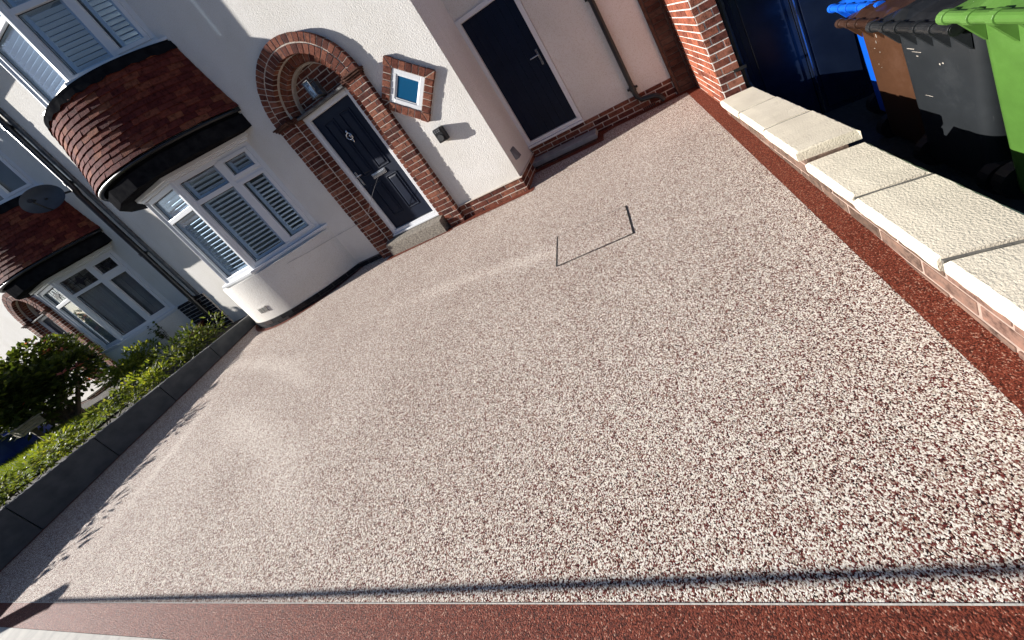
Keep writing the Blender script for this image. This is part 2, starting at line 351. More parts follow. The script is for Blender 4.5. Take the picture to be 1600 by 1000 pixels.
sheet("bay_border", [p for p in ARC if p[1] < 0.02 and p[0] < -2.9] + [(-3.2, 0.05), (-6.2, 0.05)], gz, RED_RESIN, 0.005)
sheet("pavement", [(-60, -6.2), (60, -6.2), (60, -3.78), (2.7, fy(2.62) - 0.305), (-7, fy(-7) - 0.305), (-60, -4.0)], lambda x, y: -0.205 + 0.02 * (y + 3.8), PAVING)
sheet("road", [(-150, -14), (150, -14), (150, -6.2), (-150, -6.2)], lambda x, y: -0.36, TARMAC)
sheet("ground", [(-300, -300), (300, -300), (300, 300), (-300, 300)], lambda x, y: -0.80, SOIL)
def nz(x, y): return -0.47 + max(0.0, min(1.0, (-2.6 - y) / 1.2)) * 0.25
mbn = MB(); ys = [1.0, -0.5, -2.0, -2.6, -3.0, -3.4, -3.80]
mbn.add([(x, y, nz(x, y)) for y in ys for x in (2.5, 9.0)], [(2 * i, 2 * i + 1, 2 * i + 3, 2 * i + 2) for i in range(len(ys) - 1)])
struct(mbn.build("neighbour_driveway", TARMAC))

# ------------------------------------------------------------------ semi-detached houses
def offset_poly(pts, off):
    out = []; segs = []
    for (ax, ay), (bx, by) in zip(pts, pts[1:]):
        d = Vector((bx - ax, by - ay)).normalized(); n = Vector((-d.y, d.x)); segs.append((Vector((ax, ay)) + n * off, d))
    def hit(s1, s2):
        (p, d), (q, e) = s1, s2; den = d.x * e.y - d.y * e.x; t = ((q.x - p.x) * e.y - (q.y - p.y) * e.x) / den; return p + d * t
    wall = (Vector((0, 0.0)), Vector((1, 0)))
    out.append(hit(segs[0], wall))
    for a, b in zip(segs, segs[1:]): out.append(hit(a, b))
    out.append(hit(segs[-1], wall))
    return [(p.x, p.y) for p in out]
BXC, BYC, BR = -4.74, 0.973, 1.713
def circ(r, xc, n=33):
    half = math.acos(BYC / r)
    return [(xc + r * math.sin(a), BYC - r * math.cos(a)) for a in [half - 2 * half * i / (n - 1) for i in range(n)]]

def bay_window(house, dx, z0, z1, zt, style):
    """one storey of glazing on the canted bay; the frames are one part, sill, panes and blinds its sub-parts"""
    P = [(-3.43 + dx, 0.0), (-4.35 + dx, -0.62), (-5.13 + dx, -0.62), (-6.05 + dx, 0.0)]
    fr = MB(); panes = []; blinds = []; lead = MB(); openers = MB()
    for fi, (a, b) in enumerate(zip(P, P[1:])):
        A = Vector((a[0], a[1], 0)); D = Vector((b[0] - a[0], b[1] - a[1], 0)); Ln = D.length; D.normalize(); Nn = Vector((-D.y, D.x, 0))
        def bx(mb, s0, s1, za, zb, n0, n1, m=0):
            mb.obox(A + D * s0 + Vector((0, 0, za)) + Nn * n0, D * (s1 - s0), Vector((0, 0, zb - za)), Nn * (n1 - n0), m)
        e = 0.07
        lights = {0: [0.0, 0.46, 1.0], 1: [0.0, 1.0], 2: [0.0, 0.54, 1.0]}[fi]
        xs = [Ln * t for t in lights]
        bx(fr, 0, Ln, z0, z0 + e, -0.07, 0.0); bx(fr, 0, Ln, z1 - e, z1, -0.07, 0.0)
        for i in range(len(xs) - 1):
            s0, s1 = xs[i], xs[i + 1]
            L0 = s0 + (e if i == 0 else e * 0.5); L1 = s1 - (e if i == len(xs) - 2 else e * 0.5)
            if i == 0: bx(fr, s0, L0, z0 + e, z1 - e, -0.07, 0.0)
            else: bx(fr, s0 - e * .5, s0 + e * .5, z0 + e, z1 - e, -0.07, 0.0)
            if i == len(xs) - 2: bx(fr, L1, s1, z0 + e, z1 - e, -0.07, 0.0)
            bx(fr, L0, L1, zt - e * .5, zt + e * .5, -0.07, 0.0)
            opener = (fi == 0 and i == 0) or (fi == 2 and i == 1)
            for (za, zb, top) in ((z0 + e, zt - e * .5, False), (zt + e * .5, z1 - e, True)):
                p0, p1, q0, q1 = L0, L1, za, zb
                if opener:      # casement sash, a touch proud of the frame
                    w_ = 0.052; g = 0.004; r0, r1, t0, t1 = L0 - 0.012 + g, L1 + 0.012 - g, za - 0.012 + g, zb + 0.012 - g
                    bx(fr, r0, r1, t0, t0 + w_, -0.05, 0.018); bx(fr, r0, r1, t1 - w_, t1, -0.05, 0.018)
                    bx(fr, r0, r0 + w_, t0 + w_, t1 - w_, -0.05, 0.018); bx(fr, r1 - w_, r1, t0 + w_, t1 - w_, -0.05, 0.018)
                    p0, p1, q0, q1 = r0 + w_, r1 - w_, t0 + w_, t1 - w_
                pm = MB(); bx(pm, p0 - .005, p1 + .005, q0 - .005, q1 + .005, -0.046, -0.040); panes.append(pm)
                # black gasket line around each pane
                for (ga, gb, gc, gd) in ((p0, p1, q0, q0 + .007), (p0, p1, q1 - .007, q1), (p0, p0 + .007, q0, q1), (p1 - .007, p1, q0, q1)):
                    bx(fr, ga, gb, gc, gd, -0.0395, -0.030, 1)
                bl = MB(); rnd = random.Random(fi * 7 + i + int(top))
                if style == 'shutter':
                    st = 0.045; bx(bl, p0 + .012, p0 + .012 + st, q0, q1, -0.100, -0.075); bx(bl, p1 - .012 - st, p1 - .012, q0, q1, -0.100, -0.075)
                    bx(bl, p0 + .012 + st, p1 - .012 - st, q0, q0 + .05, -0.100, -0.075)
                    zz = q0 + 0.06; pitch = 0.068
                    while zz < q1 - 0.01:
                        O = A + D * (p0 + .012 + st) + Nn * (-0.118) + Vector((0, 0, zz)); v = Nn * 0.056 + Vector((0, 0, 0.022)); 
                        nn = Vector((0, 0, 1)) * 0.008 - Nn * 0.003
                        bl.obox(O, D * (p1 - p0 - .024 - 2 * st), v, nn)
                        zz += pitch
                    blinds.append((bl, SLAT, "shutter_blind"))
                elif style == 'curtain' and not top:
                    n = 40; vs = []
                    full = rnd.random() < 0.5 or opener
                    s_a, s_b = (p0, p1) if full else (p0, p0 + (p1 - p0) * 0.35)
                    for k in range(n + 1):
                        s_ = s_a + (s_b - s_a) * k / n; off = -0.095 + 0.02 * math.sin(k * 1.7 + rnd.random() * .8)
                        q = A + D * s_ + Nn * off; vs += [(q.x, q.y, q0 - .02), (q.x, q.y, q1 + .02)]
                    bl.add(vs, [(2 * k, 2 * k + 2, 2 * k + 3, 2 * k + 1) for k in range(n)])
                    blinds.append((bl, CURTAIN, "curtain"))
                if style == 'curtain' and top:      # leaded light with a star in the middle
                    cx_, cz_ = (p0 + p1) / 2, (q0 + q1) / 2; t = 0.004
                    for f_ in (0.33, 0.67):
                        bx(lead, p0 + (p1 - p0) * f_ - t, p0 + (p1 - p0) * f_ + t, q0, q1, -0.0395, -0.036)
                        bx(lead, p0, p1, q0 + (q1 - q0) * f_ - t, q0 + (q1 - q0) * f_ + t, -0.0395, -0.035)
                    ra = 0.42 * min(p1 - p0, q1 - q0); pts = []
                    for k in range(8):
                        r_k = ra if k % 2 == 0 else ra * 0.38; an = k * PI / 4
                        q = A + D * (cx_ + r_k * math.cos(an)) + Nn * (-0.033) + Vector((0, 0, cz_ + r_k * math.sin(an))); pts.append(q)
                    lead.add([tuple(q) for q in pts] + [tuple(q - Nn * 0.005) for q in pts], [tuple(range(8)), tuple(range(15, 7, -1))] + [(k, (k + 1) % 8, 8 + (k + 1) % 8, 8 + k) for k in range(8)])
    for c in P[1:3]:       # corner posts
        fr.tube([(c[0], c[1] + 0.02, z0), (c[0], c[1] + 0.02, z1)], 0.036, 12)
    w_ = fr.build("bay_window", [UPVC, BLACK], house, bevel=0.004)
    sl = MB(); sl.band(offset_poly(P, 0.085), offset_poly(P, -0.10), z0 - 0.045, z0 - 0.002); sl.band(offset_poly(P, 0.055), offset_poly(P, -0.09), z0 - 0.075, z0 - 0.0455)
    sl.build("window_sill", UPVC, w_, bevel=0.004)
    for pm in panes: pm.build("pane", GLASS if style == 'shutter' else GLASS_LEFT, w_)
    for bl, mm, nm in blinds: bl.build(nm, mm, w_)
    if lead.v: lead.build("leaded_star", BLACK, w_)
    # ceiling, floor and room behind
    rm = MB(); x0, x1 = P[3][0] + 0.15, P[0][0] - 0.15
    rm.box((x0 - .05, 2.6, z0 - 0.9), (x1 + .05, 2.65, z1 + 0.1)); rm.box((x0 - .05, .32, z1 + .02), (x1 + .05, 2.6, z1 + .06)); rm.box((x0 - .05, .32, z0 - 0.9), (x1 + .05, 2.6, z0 - .86))
    rm.box((x0 - .10, .32, z0 - 0.9), (x0 - .05, 2.6, z1 + .1)); rm.box((x1 + .05, .32, z0 - 0.9), (x1 + .10, 2.6, z1 + .1))
    rm.build("room_interior", ROOM, house)
    return P

def bay(house, dx, style, seed, plinth_mat):
    xc = BXC + dx; zb = -0.30
    mb = MB(); o = circ(BR, xc, 65); i = circ(BR - 0.22, xc, 65)
    mb.band(o, i, zb, 0.83); mb.build("bay_wall", PLASTER, house)
    pm = MB(); rnd = random.Random(seed)
    r = BR + 0.012; half = math.acos(BYC / r); n = int(2 * half * r / 0.226)
    pm.band(circ(r - 0.004, xc), circ(BR - 0.001, xc), zb, 0.072, 1)
    for row, (za, zc) in enumerate(((-0.16, -0.085), (-0.078, -0.004), (0.003, 0.07))):
        for k in range(n):
            a0 = half - 2 * half * (k + 0.02 + (0.5 if row % 2 else 0)) / n; a1 = half - 2 * half * (k + 0.97 + (0.5 if row % 2 else 0)) / n
            if a1 < -half: a1 = -half
            rr = r + 0.008 + rnd.uniform(-.003, .003)
            q = [(xc + R_ * math.sin(a), BYC - R_ * math.cos(a)) for a in (a0, a1) for R_ in (rr, r - 0.006)]
            pm.hexa([(q[0][0], q[0][1], za), (q[1][0], q[1][1], za), (q[3][0], q[3][1], za), (q[2][0], q[2][1], za), (q[0][0], q[0][1], zc), (q[1][0], q[1][1], zc), (q[3][0], q[3][1], zc), (q[2][0], q[2][1], zc)], 0)
    pm.build("bay_plinth", [plinth_mat, MORTAR_DARK], house)
    P = bay_window(house, dx, 0.905, 2.53, 2.115, style)
    bay_window(house, dx, 4.10, 5.62, 5.02, 'shutter' if style == 'shutter' else 'none')
    # head trim, soffit and black fascia
    hd = MB(); hd.band(offset_poly(P, 0.03), offset_poly(P, -0.10), 2.532, 2.575); hd.band(offset_poly(P, 0.065), offset_poly(P, -0.10), 2.5755, 2.63)
    hd.build("head_trim", UPVC, house, bevel=0.006)
    rf = MB(); rnd = random.Random(seed + 5)
    R0, R1, Z0, Z1, rows = BR + 0.205, BR + 0.035, 2.93, 3.99, 13
    def prof(t): return R0 + (R1 - R0) * (t ** 0.75), Z0 + (Z1 - Z0) * t
    for k in range(rows):
        ra, za = prof(k / rows); rb, zb_ = prof(min(1, (k + 1.25) / rows))
        half = math.acos(BYC / ra); n = int(2 * half * ra / 0.168); off = 0.5 if k % 2 else 0.0
        for t in range(-1, n + 1):
            a0 = half - 2 * half * (t + off + 0.012) / n; a1 = half - 2 * half * (t + off + 0.988) / n
            a0 = min(a0, half); a1 = max(a1, -half)
            if a0 - a1 < 0.01: continue
            am = (a0 + a1) / 2; lift = rnd.uniform(0.018, 0.026); dz = rnd.uniform(-0.004, 0.004); th = 0.016
            def Q(R_, a, z): return (xc + R_ * math.sin(a), BYC - R_ * math.cos(a), z)
            rf.hexa([Q(ra + lift - th, a0, za + dz), Q(ra + lift, a0, za + dz), Q(ra + lift, a1, za + dz), Q(ra + lift - th, a1, za + dz),
                     Q(rb - .012, a0, zb_), Q(rb + .004, a0, zb_), Q(rb + .004, a1, zb_), Q(rb - .012, a1, zb_)])
    ro = rf.build("bay_roof", ROOF, house)
    un = MB()
    for k in range(rows):
        ra, za = prof(k / rows); rb, zb_ = prof((k + 1) / rows)
        h1, h2 = math.acos(BYC / (ra - .014)), math.acos(BYC / (rb - .014)); n = 24; vs = []
        for s_ in range(n + 1):
            for (R_, h_, z_) in ((ra - .014, h1, za), (rb - .014, h2, zb_)):
                a = h_ - 2 * h_ * s_ / n; vs.append((xc + R_ * math.sin(a), BYC - R_ * math.cos(a), z_))
        un.add(vs, [(2 * s_, 2 * s_ + 2, 2 * s_ + 3, 2 * s_ + 1) for s_ in range(n)])
    un.build("roof_felt", BLACK_WOOD, ro)
    fl = MB(); fl.band(circ(BR + 0.05, xc), circ(BR - 0.3, xc), 3.985, 4.02); fl.band(circ(BR + 0.022, xc), circ(BR - 0.3, xc), 4.0205, 4.055)
    n = 48; h_ = math.acos(BYC / (BR + 0.06)); vs = []
    for s_ in range(n + 1):
        a = h_ - 2 * h_ * s_ / n; wob = 0.012 * math.sin(s_ * 1.9) + rnd.uniform(-.008, .008)
        vs += [(xc + (BR + .075) * math.sin(a), BYC - (BR + .075) * math.cos(a), 3.90 + wob), (xc + (BR + .04) * math.sin(a), BYC - (BR + .04) * math.cos(a), 4.03)]
    fl.add(vs, [(2 * s_, 2 * s_ + 2, 2 * s_ + 3, 2 * s_ + 1) for s_ in range(n)])
    fl.build("lead_flashing", BLACK_WOOD, ro)
    fa = MB(); nf = 8
    fa.band(circ(BR + 0.165, xc, nf), circ(BR - 0.35, xc, nf), 2.632, 2.84); fa.band(circ(BR + 0.135, xc, nf), circ(BR - 0.35, xc, nf), 2.8405, 2.91)
    fa.build("fascia", BLACK_WOOD, ro, bevel=0.006)
    gu = MB(); gu.tube([(x, y, 2.895) for x, y in circ(BR + 0.185, xc, 25)], 0.028, 10); gu.build("gutter", BLACK, ro, smooth=True)

def entrance(house, cx, detailed):
    zs = 2.37
    br = MB(); rnd = random.Random(int(cx * 10))
    # two outer header rings and the piers below them, standing 70 mm proud of the render
    arc_band(br, cx, zs, 0.598, 0.835, -0.064, 0.05, 0, PI, 1)
    arc_bricks(br, cx, zs, 0.592, 0.715, -0.07, 0.0, 0, PI, seed=3); arc_bricks(br, cx, zs, 0.727, 0.842, -0.07, 0.0, 0, PI, seed=4)
    for sgn in (-1, 1):
        x0 = cx + (0.595 if sgn > 0 else -0.840)
        br.box((x0 + .004, -0.064, -0.1), (x0 + .241, 0.05, zs - 0.002), 1)
        z = -0.10; k = 0
        while z < zs - 0.05:
            h = 0.065; cuts = [0, 0.1175, 0.245] if k % 2 == sgn > 0 else ([0, 0.06, 0.245] if sgn < 0 else [0, 0.185, 0.245])
            for a, b in zip(cuts, cuts[1:]):
                p = rnd.uniform(-.003, .003); br.box((x0 + a + (.005 if a else 0), -0.07 + p, z), (x0 + b - (.005 if b < .24 else 0), 0.0, z + h), 0)
            z += 0.0765; k += 1
    su = br.build("brick_surround", [BRICK, MORTAR], house, bevel=0.003)
    inn = MB()
    arc_band(inn, cx, zs, 0.487, 0.594, 0.040, 0.25, 0, PI, 1); arc_band(inn, cx, zs, 0.455, 0.481, 0.10, 0.16, 0, PI, 1); arc_bricks(inn, cx, zs, 0.482, 0.594, 0.032, 0.15, 0, PI, seed=9)
    for sgn in (-1, 1):
        x0 = cx + (0.482 if sgn > 0 else -0.594)
        inn.box((x0 + .003, 0.012, -0.05), (x0 + .109, 0.2, zs), 1); z = -0.04; k = 0
        while z < zs - 0.04:
            inn.box((x0, 0.002 + rnd.uniform(-.002, .002), z), (x0 + .112, 0.1, z + 0.065), 0); z += 0.0765
    inn.build("inner_arch", [BRICK, MORTAR], su, bevel=0.003)
    ty = MB(); bricks(ty, (cx - 0.5, 0.16, zs - 0.02), (1, 0, 0), (0, 0, 1), (0, -1, 0), 1.0, 0.52, seed=5); ty.build("tympanum", [BRICK, MORTAR], su, bevel=0.003)
    for sgn in (-1, 1):
        im = MB()
        for (za, zb, ex) in ((2.305, 2.330, 0.012), (2.331, 2.356, 0.028), (2.357, 2.380, 0.042)):
            xa, xb = (cx + 0.48, cx + 0.842 + ex) if sgn > 0 else (cx - 0.842 - ex, cx - 0.48)
            xo, xi = (cx + .588, cx + 0.842 + ex) if sgn > 0 else (cx - 0.842 - ex, cx - .588)
            im.box((xo, -0.074 - ex, za), (xi, 0.0, zb)); im.box((cx + .478, -0.004 - ex * .6, za) if sgn > 0 else (cx - .5875, -0.004 - ex * .6, za), (cx + .5875, 0.05, zb) if sgn > 0 else (cx - .478, 0.05, zb))
        im.build("impost", BRICK_BROWN, su, bevel=0.005)
    hd = MB(); n = 24; vs = []
    for k in range(n + 1):
        x = cx - 0.475 + 0.95 * k / n; s_ = rnd.uniform(-.006, .006)
        vs += [(x, 0.12, 2.365), (x, 0.0 + s_, 2.355 + s_), (x, -0.035 + s_, 2.335 + s_), (x, -0.03, 2.312 + s_ * .5), (x, 0.12, 2.312)]
    hd.add(vs, [(5 * k + j, 5 * k + (j + 1) % 5, 5 * k + 5 + (j + 1) % 5, 5 * k + 5 + j) for k in range(n) for j in range(5)] + [(0, 1, 2, 3, 4), tuple(5 * n + j for j in (4, 3, 2, 1, 0))])
    hd.build("door_hood", LEAD, house)
    # door
    x0, x1, z0, z1 = cx - 0.480, cx + 0.480, 0.245, 2.31; e = 0.075
    dr = MB(); lx0, lx1, lz0, lz1 = x0 + e, x1 - e, z0 + 0.06, z1 - e; yl = 0.085
    dr.box((lx0, yl, lz0), (lx1, yl + 0.045, lz1))
    wd = lx1 - lx0
    for (ua, ub, va, vb) in ((0.17, 0.43, 0.47, 0.935), (0.57, 0.83, 0.47, 0.935), (0.17, 0.43, 0.10, 0.395), (0.57, 0.83, 0.10, 0.395)):
        a, b, c_, d = lx0 + wd * ua, lx0 + wd * ub, lz0 + (lz1 - lz0) * va, lz0 + (lz1 - lz0) * vb; t = 0.016
        for (p, q, r_, s_) in ((a, b, c_, c_ + t), (a, b, d - t, d), (a, a + t, c_ + t, d - t), (b - t, b, c_ + t, d - t)): dr.box((p, yl - 0.009, r_), (q, yl, s_))
        i_ = 0.05; dr.hexa([(a + t + .012, yl, c_ + t + .012), (b - t - .012, yl, c_ + t + .012), (b - t - .012, yl, d - t - .012), (a + t + .012, yl, d - t - .012), (a + i_, yl - 0.012, c_ + i_), (b - i_, yl - 0.012, c_ + i_), (b - i_, yl - 0.012, d - i_), (a + i_, yl - 0.012, d - i_)])
    door = dr.build("front_door", NAVY, house, bevel=0.004)
    f = MB(); f.box((x0, 0.045, z0), (x0 + e, 0.13, z1)); f.box((x1 - e, 0.045, z0), (x1, 0.13, z1)); f.box((x0 + e, 0.045, z1 - e), (x1 - e, 0.13, z1))
    f.box((x0 + e, 0.045, z0), (x1 - e, 0.13, z0 + 0.05)); f.box((x0 - .0, 0.015, z0 - 0.03), (x1 + .0, 0.13, z0 - 0.001))
    for (a, b) in ((x0 + e, x0 + e + .012), (x1 - e - .012, x1 - e)): f.box((a, 0.058, z0 + .052), (b, 0.084, z1 - e - .001))
    f.build("door_frame", UPVC, door, bevel=0.005)
    if detailed:
        kn = MB(); kx, kz = cx - 0.0, 1.79; k_pts = [(kx + 0.047 * math.cos(a), yl - 0.03, kz + 0.047 * math.sin(a)) for a in [2 * PI * i / 24 for i in range(25)]]
        kn.tube(k_pts, 0.009, 8, cap=False); kn.tube([(kx, yl, kz + 0.1), (kx, yl - .02, kz + 0.075), (kx, yl - .03, kz + 0.04)], [0.012, 0.016, 0.013], 10); kn.tube([(kx, yl - .01, kz - 0.045), (kx, yl - .015, kz - 0.10)], [0.014, 0.008], 10)
        kn.tube([(kx, yl, kz), (kx, yl - .02, kz)], [0.032, 0.024], 16); kn.build("knocker", CHROME, door, smooth=True)
        hn = MB(); hx, hz = lx0 + 0.055, 1.24; hn.box((hx - .016, yl - .012, hz - .125), (hx + .016, yl, hz + .1)); hn.tube([(hx, yl - .01, hz + .03), (hx, yl - .05, hz + .03), (hx + .115, yl - .055, hz + .03)], 0.010, 10)
        hn.tube([(hx, yl - .008, hz - .07), (hx, yl - .02, hz - .07)], 0.011, 12); hn.build("door_handle", CHROME, door, bevel=0.003)
        lt = MB(); lt.box((cx - 0.135, yl - .012, 1.118), (cx + 0.135, yl, 1.192)); lt.box((cx - 0.115, yl - .02, 1.133), (cx + 0.115, yl - .0125, 1.178)); lt.build("letter_box", CHROME, door, bevel=0.004)
    st = MB(); nx = 26
    # rough poured step
    xa, xb = cx - 0.56, cx + 0.53
    P_ = []
    for k in range(nx + 1):
        x = xa + (xb - xa) * k / nx; j = lambda a: rnd.uniform(-a, a)
        P_ += [(x, -0.140 + j(.001), -0.1), (x, -0.145 + j(.001), gz(x, -.15) + 0.02), (x, -0.138 + j(.001), 0.172 + j(.0015)), (x, -0.126 + j(.001), 0.186 + j(.001)), (x, 0.06, 0.212), (x, 0.06, -0.1)]
    st.add(P_, [(6 * k + q, 6 * k + (q + 1) % 6, 6 * k + 6 + (q + 1) % 6, 6 * k + 6 + q) for k in range(nx) for q in range(6)] + [tuple(range(6)), tuple(6 * nx + q for q in range(5, -1, -1))])
    st.build("doorstep", CONCRETE, house)

# ---- right house
house = thing("semi_detached_house", "white rendered house with dark door under a brick arch, behind the gravel driveway", "house", (-3.0, 0.0, 0.0))
ECX = -1.893
wm = MB()
wall_holes(wm, [-7.45, -0.003], [-0.3, 6.1], [(-5.95, -3.53, 0.93, 2.55), (-5.95, -3.53, 4.13, 5.6), (ECX - 0.58, ECX + 0.58, -0.25, 2.965)], 0.0, 0.30)
wm.box((-0.30, 0.301, -0.3), (-0.003, 0.88, 6.1))
wm.box((-0.003, 0.88, 2.335), (2.30, 1.05, 6.1)); wm.box((0.925, 0.88, -0.3), (2.30, 1.05, 2.334)); wm.box((-0.003, 0.96, -0.3), (0.925, 1.05, 2.334))
wm.build("render_wall", PLASTER, house)
pl = MB()
# brick plinths: either side of the door, return wall and recess
bricks(pl, (ECX + 0.845, -0.012, -0.085), (1, 0, 0), (0, 0, 1), (0, -1, 0), 0.0 - (ECX + 0.845) + 0.012, 0.295, seed=11, depth=0.02)
bricks(pl, (0.012, -0.012, -0.085), (0, 1, 0), (0, 0, 1), (1, 0, 0), 0.89, 0.295, seed=12, depth=0.02)
bricks(pl, (0.013, 0.868, -0.06), (1, 0, 0), (0, 0, 1), (0, -1, 0), 2.15, 0.355, seed=13, depth=0.02)
pl.build("brick_plinth", [BRICK, MORTAR], house, bevel=0.003)
pd = MB(); bricks(pd, (-3.32, -0.012, -0.16), (1, 0, 0), (0, 0, 1), (0, -1, 0), 3.32 + ECX - 0.845, 0.235, seed=15, depth=0.02)
pd.build("painted_plinth", [BRICK_DARK, MORTAR_DARK], house, bevel=0.003)
pj = MB(); pj.box((-1.045, -0.026, 0.208), (0.028, -0.001, 0.220)); pj.box((0.002, -0.0005, 0.208), (0.026, 0.865, 0.2195)); pj.build("render_bead", MORTAR, house)
bay(house, 0.0, 'shutter', 21, BRICK_DARK)
entrance(house, ECX, True)
# diamond window
dm = MB(); dc = Vector((-0.66, 0, 1.855)); a1 = Vector((1, 0, 1)).normalized(); a2 = Vector((1, 0, -1)).normalized(); ny = Vector((0, -1, 0))
def ring_bricks(mb, c, hw_in, hw_out, y0, y1):
    for (u, v) in ((a1, a2), (a2, -a1), (-a1, -a2), (-a2, a1)):
        n = 5; w_ = (2 * hw_in) / n
        for k in range(n):
            s0 = -hw_in + k * w_ + 0.005; s1 = s0 + w_ - 0.010
            p = random.uniform(-.003, .003); mb.obox(c + u * s0 + v * (hw_in + .004) + ny * (-y1), u * (s1 - s0), v * (hw_out - hw_in - .006), ny * (y1 - y0 + p), 0)
        # mitred corner pair
        for (p, q) in ((u, v), (v, u)):
            A = c + u * (hw_in + .006) + v * (hw_in + .006); B = c + u * hw_out + v * hw_out; Cc = c + p * hw_out + q * (hw_in + .006)
            off = (p - q) * 0.004
            tri = [A + off, Cc + off, B + off]
            mb.add([tuple(t + ny * (-y1)) for t in tri] + [tuple(t + ny * (-y0)) for t in tri], [(0, 1, 2), (5, 4, 3), (0, 3, 4, 1), (1, 4, 5, 2), (2, 5, 3, 0)], 0)
HI, HO = 0.215, 0.325
ring_bricks(dm, dc, HI, HO, -0.042, 0.0)
for (u, v) in ((a1, a2), (a2, -a1), (-a1, -a2), (-a2, a1)):
    dm.obox(dc + u * (-HI) + v * (HI + .003), u * (HI + HO - .004), v * (HO - HI - .008), ny * 0.036, 1)
dsur = dm.build("diamond_window", [BRICK, MORTAR], house, bevel=0.003)
df = MB()
for (u, v) in ((a1, a2), (a2, -a1), (-a1, -a2), (-a2, a1)):
    df.obox(dc + u * (-0.155) + v * 0.155, u * (0.155 + 0.213), v * 0.058, ny * 0.030)
    df.obox(dc + u * (-0.137) + v * 0.137, u * (0.137 + 0.1545), v * 0.0175, ny * 0.024)
df.build("window_frame", UPVC, dsur, bevel=0.004)
dp = MB(); dp.obox(dc - a1 * 0.145 - a2 * 0.145 + ny * 0.012, a1 * 0.29, a2 * 0.29, ny * 0.005); dp.build("pane", tinted("painted_sky_glass", (0.008, 0.085, 0.19), (0.010, 0.095, 0.21), 0.12, 3, 40, 0.0), dsur)  # blue sky reflection is put into the pane's base colour
db = MB(); db.obox(dc - a1 * 0.145 - a2 * 0.145 + ny * 0.003, a1 * 0.29, a2 * 0.29, ny * 0.006); db.build("dark_blind", NAVY, dsur)
# side door in the recess
sd = MB(); x0, x1, z0, z1, e = 0.0, 0.92, 0.335, 2.33, 0.065; ys_ = 0.90
npl = 7; pw = (x1 - x0 - 2 * e) / npl
for k in range(npl): sd.box((x0 + e + k * pw + .003, ys_ - 0.006, z0 + .06), (x0 + e + (k + 1) * pw - .003, ys_ + 0.03, z1 - e))
sd.box((x0 + e, ys_, z0 + .06), (x1 - e, ys_ + .04, z1 - e))
sdo = sd.build("side_door", NAVY, house, bevel=0.003)
sf = MB(); sf.box((x0, 0.855, z0), (x0 + e, 0.945, z1)); sf.box((x1 - e, 0.855, z0), (x1, 0.945, z1)); sf.box((x0 + e, 0.855, z1 - e), (x1 - e, 0.945, z1)); sf.box((x0 + e, 0.855, z0), (x1 - e, 0.945, z0 + .058)); sf.box((x0, 0.825, z0 - 0.035), (x1 + .005, 0.945, z0 - .001))
sf.build("door_frame", UPVC, sdo, bevel=0.005)
sh = MB(); hx, hz = x1 - e - .06, 1.37; sh.box((hx - .014, ys_ - .02, hz - .11), (hx + .014, ys_ - .0065, hz + .11)); sh.tube([(hx, ys_ - .02, hz + .03), (hx, ys_ - .06, hz + .03), (hx - .12, ys_ - .062, hz + .03)], 0.010, 10); sh.build("door_handle", CHROME, sdo, bevel=0.003)
ss = MB(); ss.box((0.014, 0.575, 0.070), (1.03, 0.845, 0.140)); 
so_ = ss.build("side_step", tinted("pale_grey_slab", (.30, .30, .30), (.22, .22, .225), .85, 9, 70, .4), house, bevel=0.01)
sb = MB(); bricks(sb, (0.03, 0.60, -0.03), (1, 0, 0), (0, 0, 1), (0, -1, 0), 0.97, 0.0995, seed=17, depth=0.2); sb.build("step_riser", [BRICK_BROWN, MORTAR_DARK], so_, bevel=0.003)
# downpipe in the recess
dpipe = MB(); dpipe.tube([(1.69, 0.825, 5.9), (1.69, 0.825, 0.36), (1.70, 0.815, 0.28), (1.74, 0.80, 0.225), (1.90, 0.775, 0.20), (1.955, 0.765, 0.165), (1.985, 0.755, 0.09)], 0.034, 14)
for z in (0.40, 1.65, 3.0): dpipe.tube([(1.69, 0.825, z - .03), (1.69, 0.825, z + .03)], 0.042, 14); dpipe.box((1.62, 0.855, z - .015), (1.76, 0.878, z + .015))
dpipe.build("downpipe", BLACK, house, smooth=False, bevel=0.002)
# brick-on-end pier at the end of the recess
pr = MB()
z = 0.07; k = 0
pr.box((2.165, 0.845, 0.03), (2.395, 0.88, 5.5), 1)
while z < 5.2:
    pr.box((2.21, 0.835 + random.uniform(-.002, .002), z), (2.365, 0.86, z + 0.062), 0); z += 0.071
pr.box((2.165, 0.83, 0.03), (2.20, 0.87, 5.5), 0); pr.box((2.375, 0.825, 0.03), (2.402, 0.87, 5.5), 0)
pr.build("soldier_pier", [BRICK_BROWN, MORTAR_DARK], house, bevel=0.003)
# main roof, shared line of eaves
def main_roof(h, x0, x1):
    rf = MB(); ya, yb, za, zb = -0.42, 3.6, 5.95, 9.0; rows = 34; rnd = random.Random(5)
    for k in range(rows):
        t0, t1 = k / rows, (k + 1.15) / rows
        rf.hexa([(x0, ya + (yb - ya) * t0, za + (zb - za) * t0), (x1, ya + (yb - ya) * t0, za + (zb - za) * t0), (x1, ya + (yb - ya) * t1, za + (zb - za) * t1 - .02), (x0, ya + (yb - ya) * t1, za + (zb - za) * t1 - .02),
                 (x0, ya + (yb - ya) * t0, za + .025 + (zb - za) * t0), (x1, ya + (yb - ya) * t0, za + .025 + (zb - za) * t0), (x1, ya + (yb - ya) * t1, za + (zb - za) * t1), (x0, ya + (yb - ya) * t1, za + (zb - za) * t1)])
    rf.box((x0, 3.6, 5.9), (x1, 3.7, 8.98))
    o = rf.build("roof", ROOF, h); g = MB(); g.tube([(x0, -0.46, 5.93), (x1, -0.46, 5.93)], 0.055, 10); g.box((x0, -0.40, 5.80), (x1, -0.38, 5.94)); g.build("gutter", BLACK, o)
main_roof(house, -7.5, 0.15)
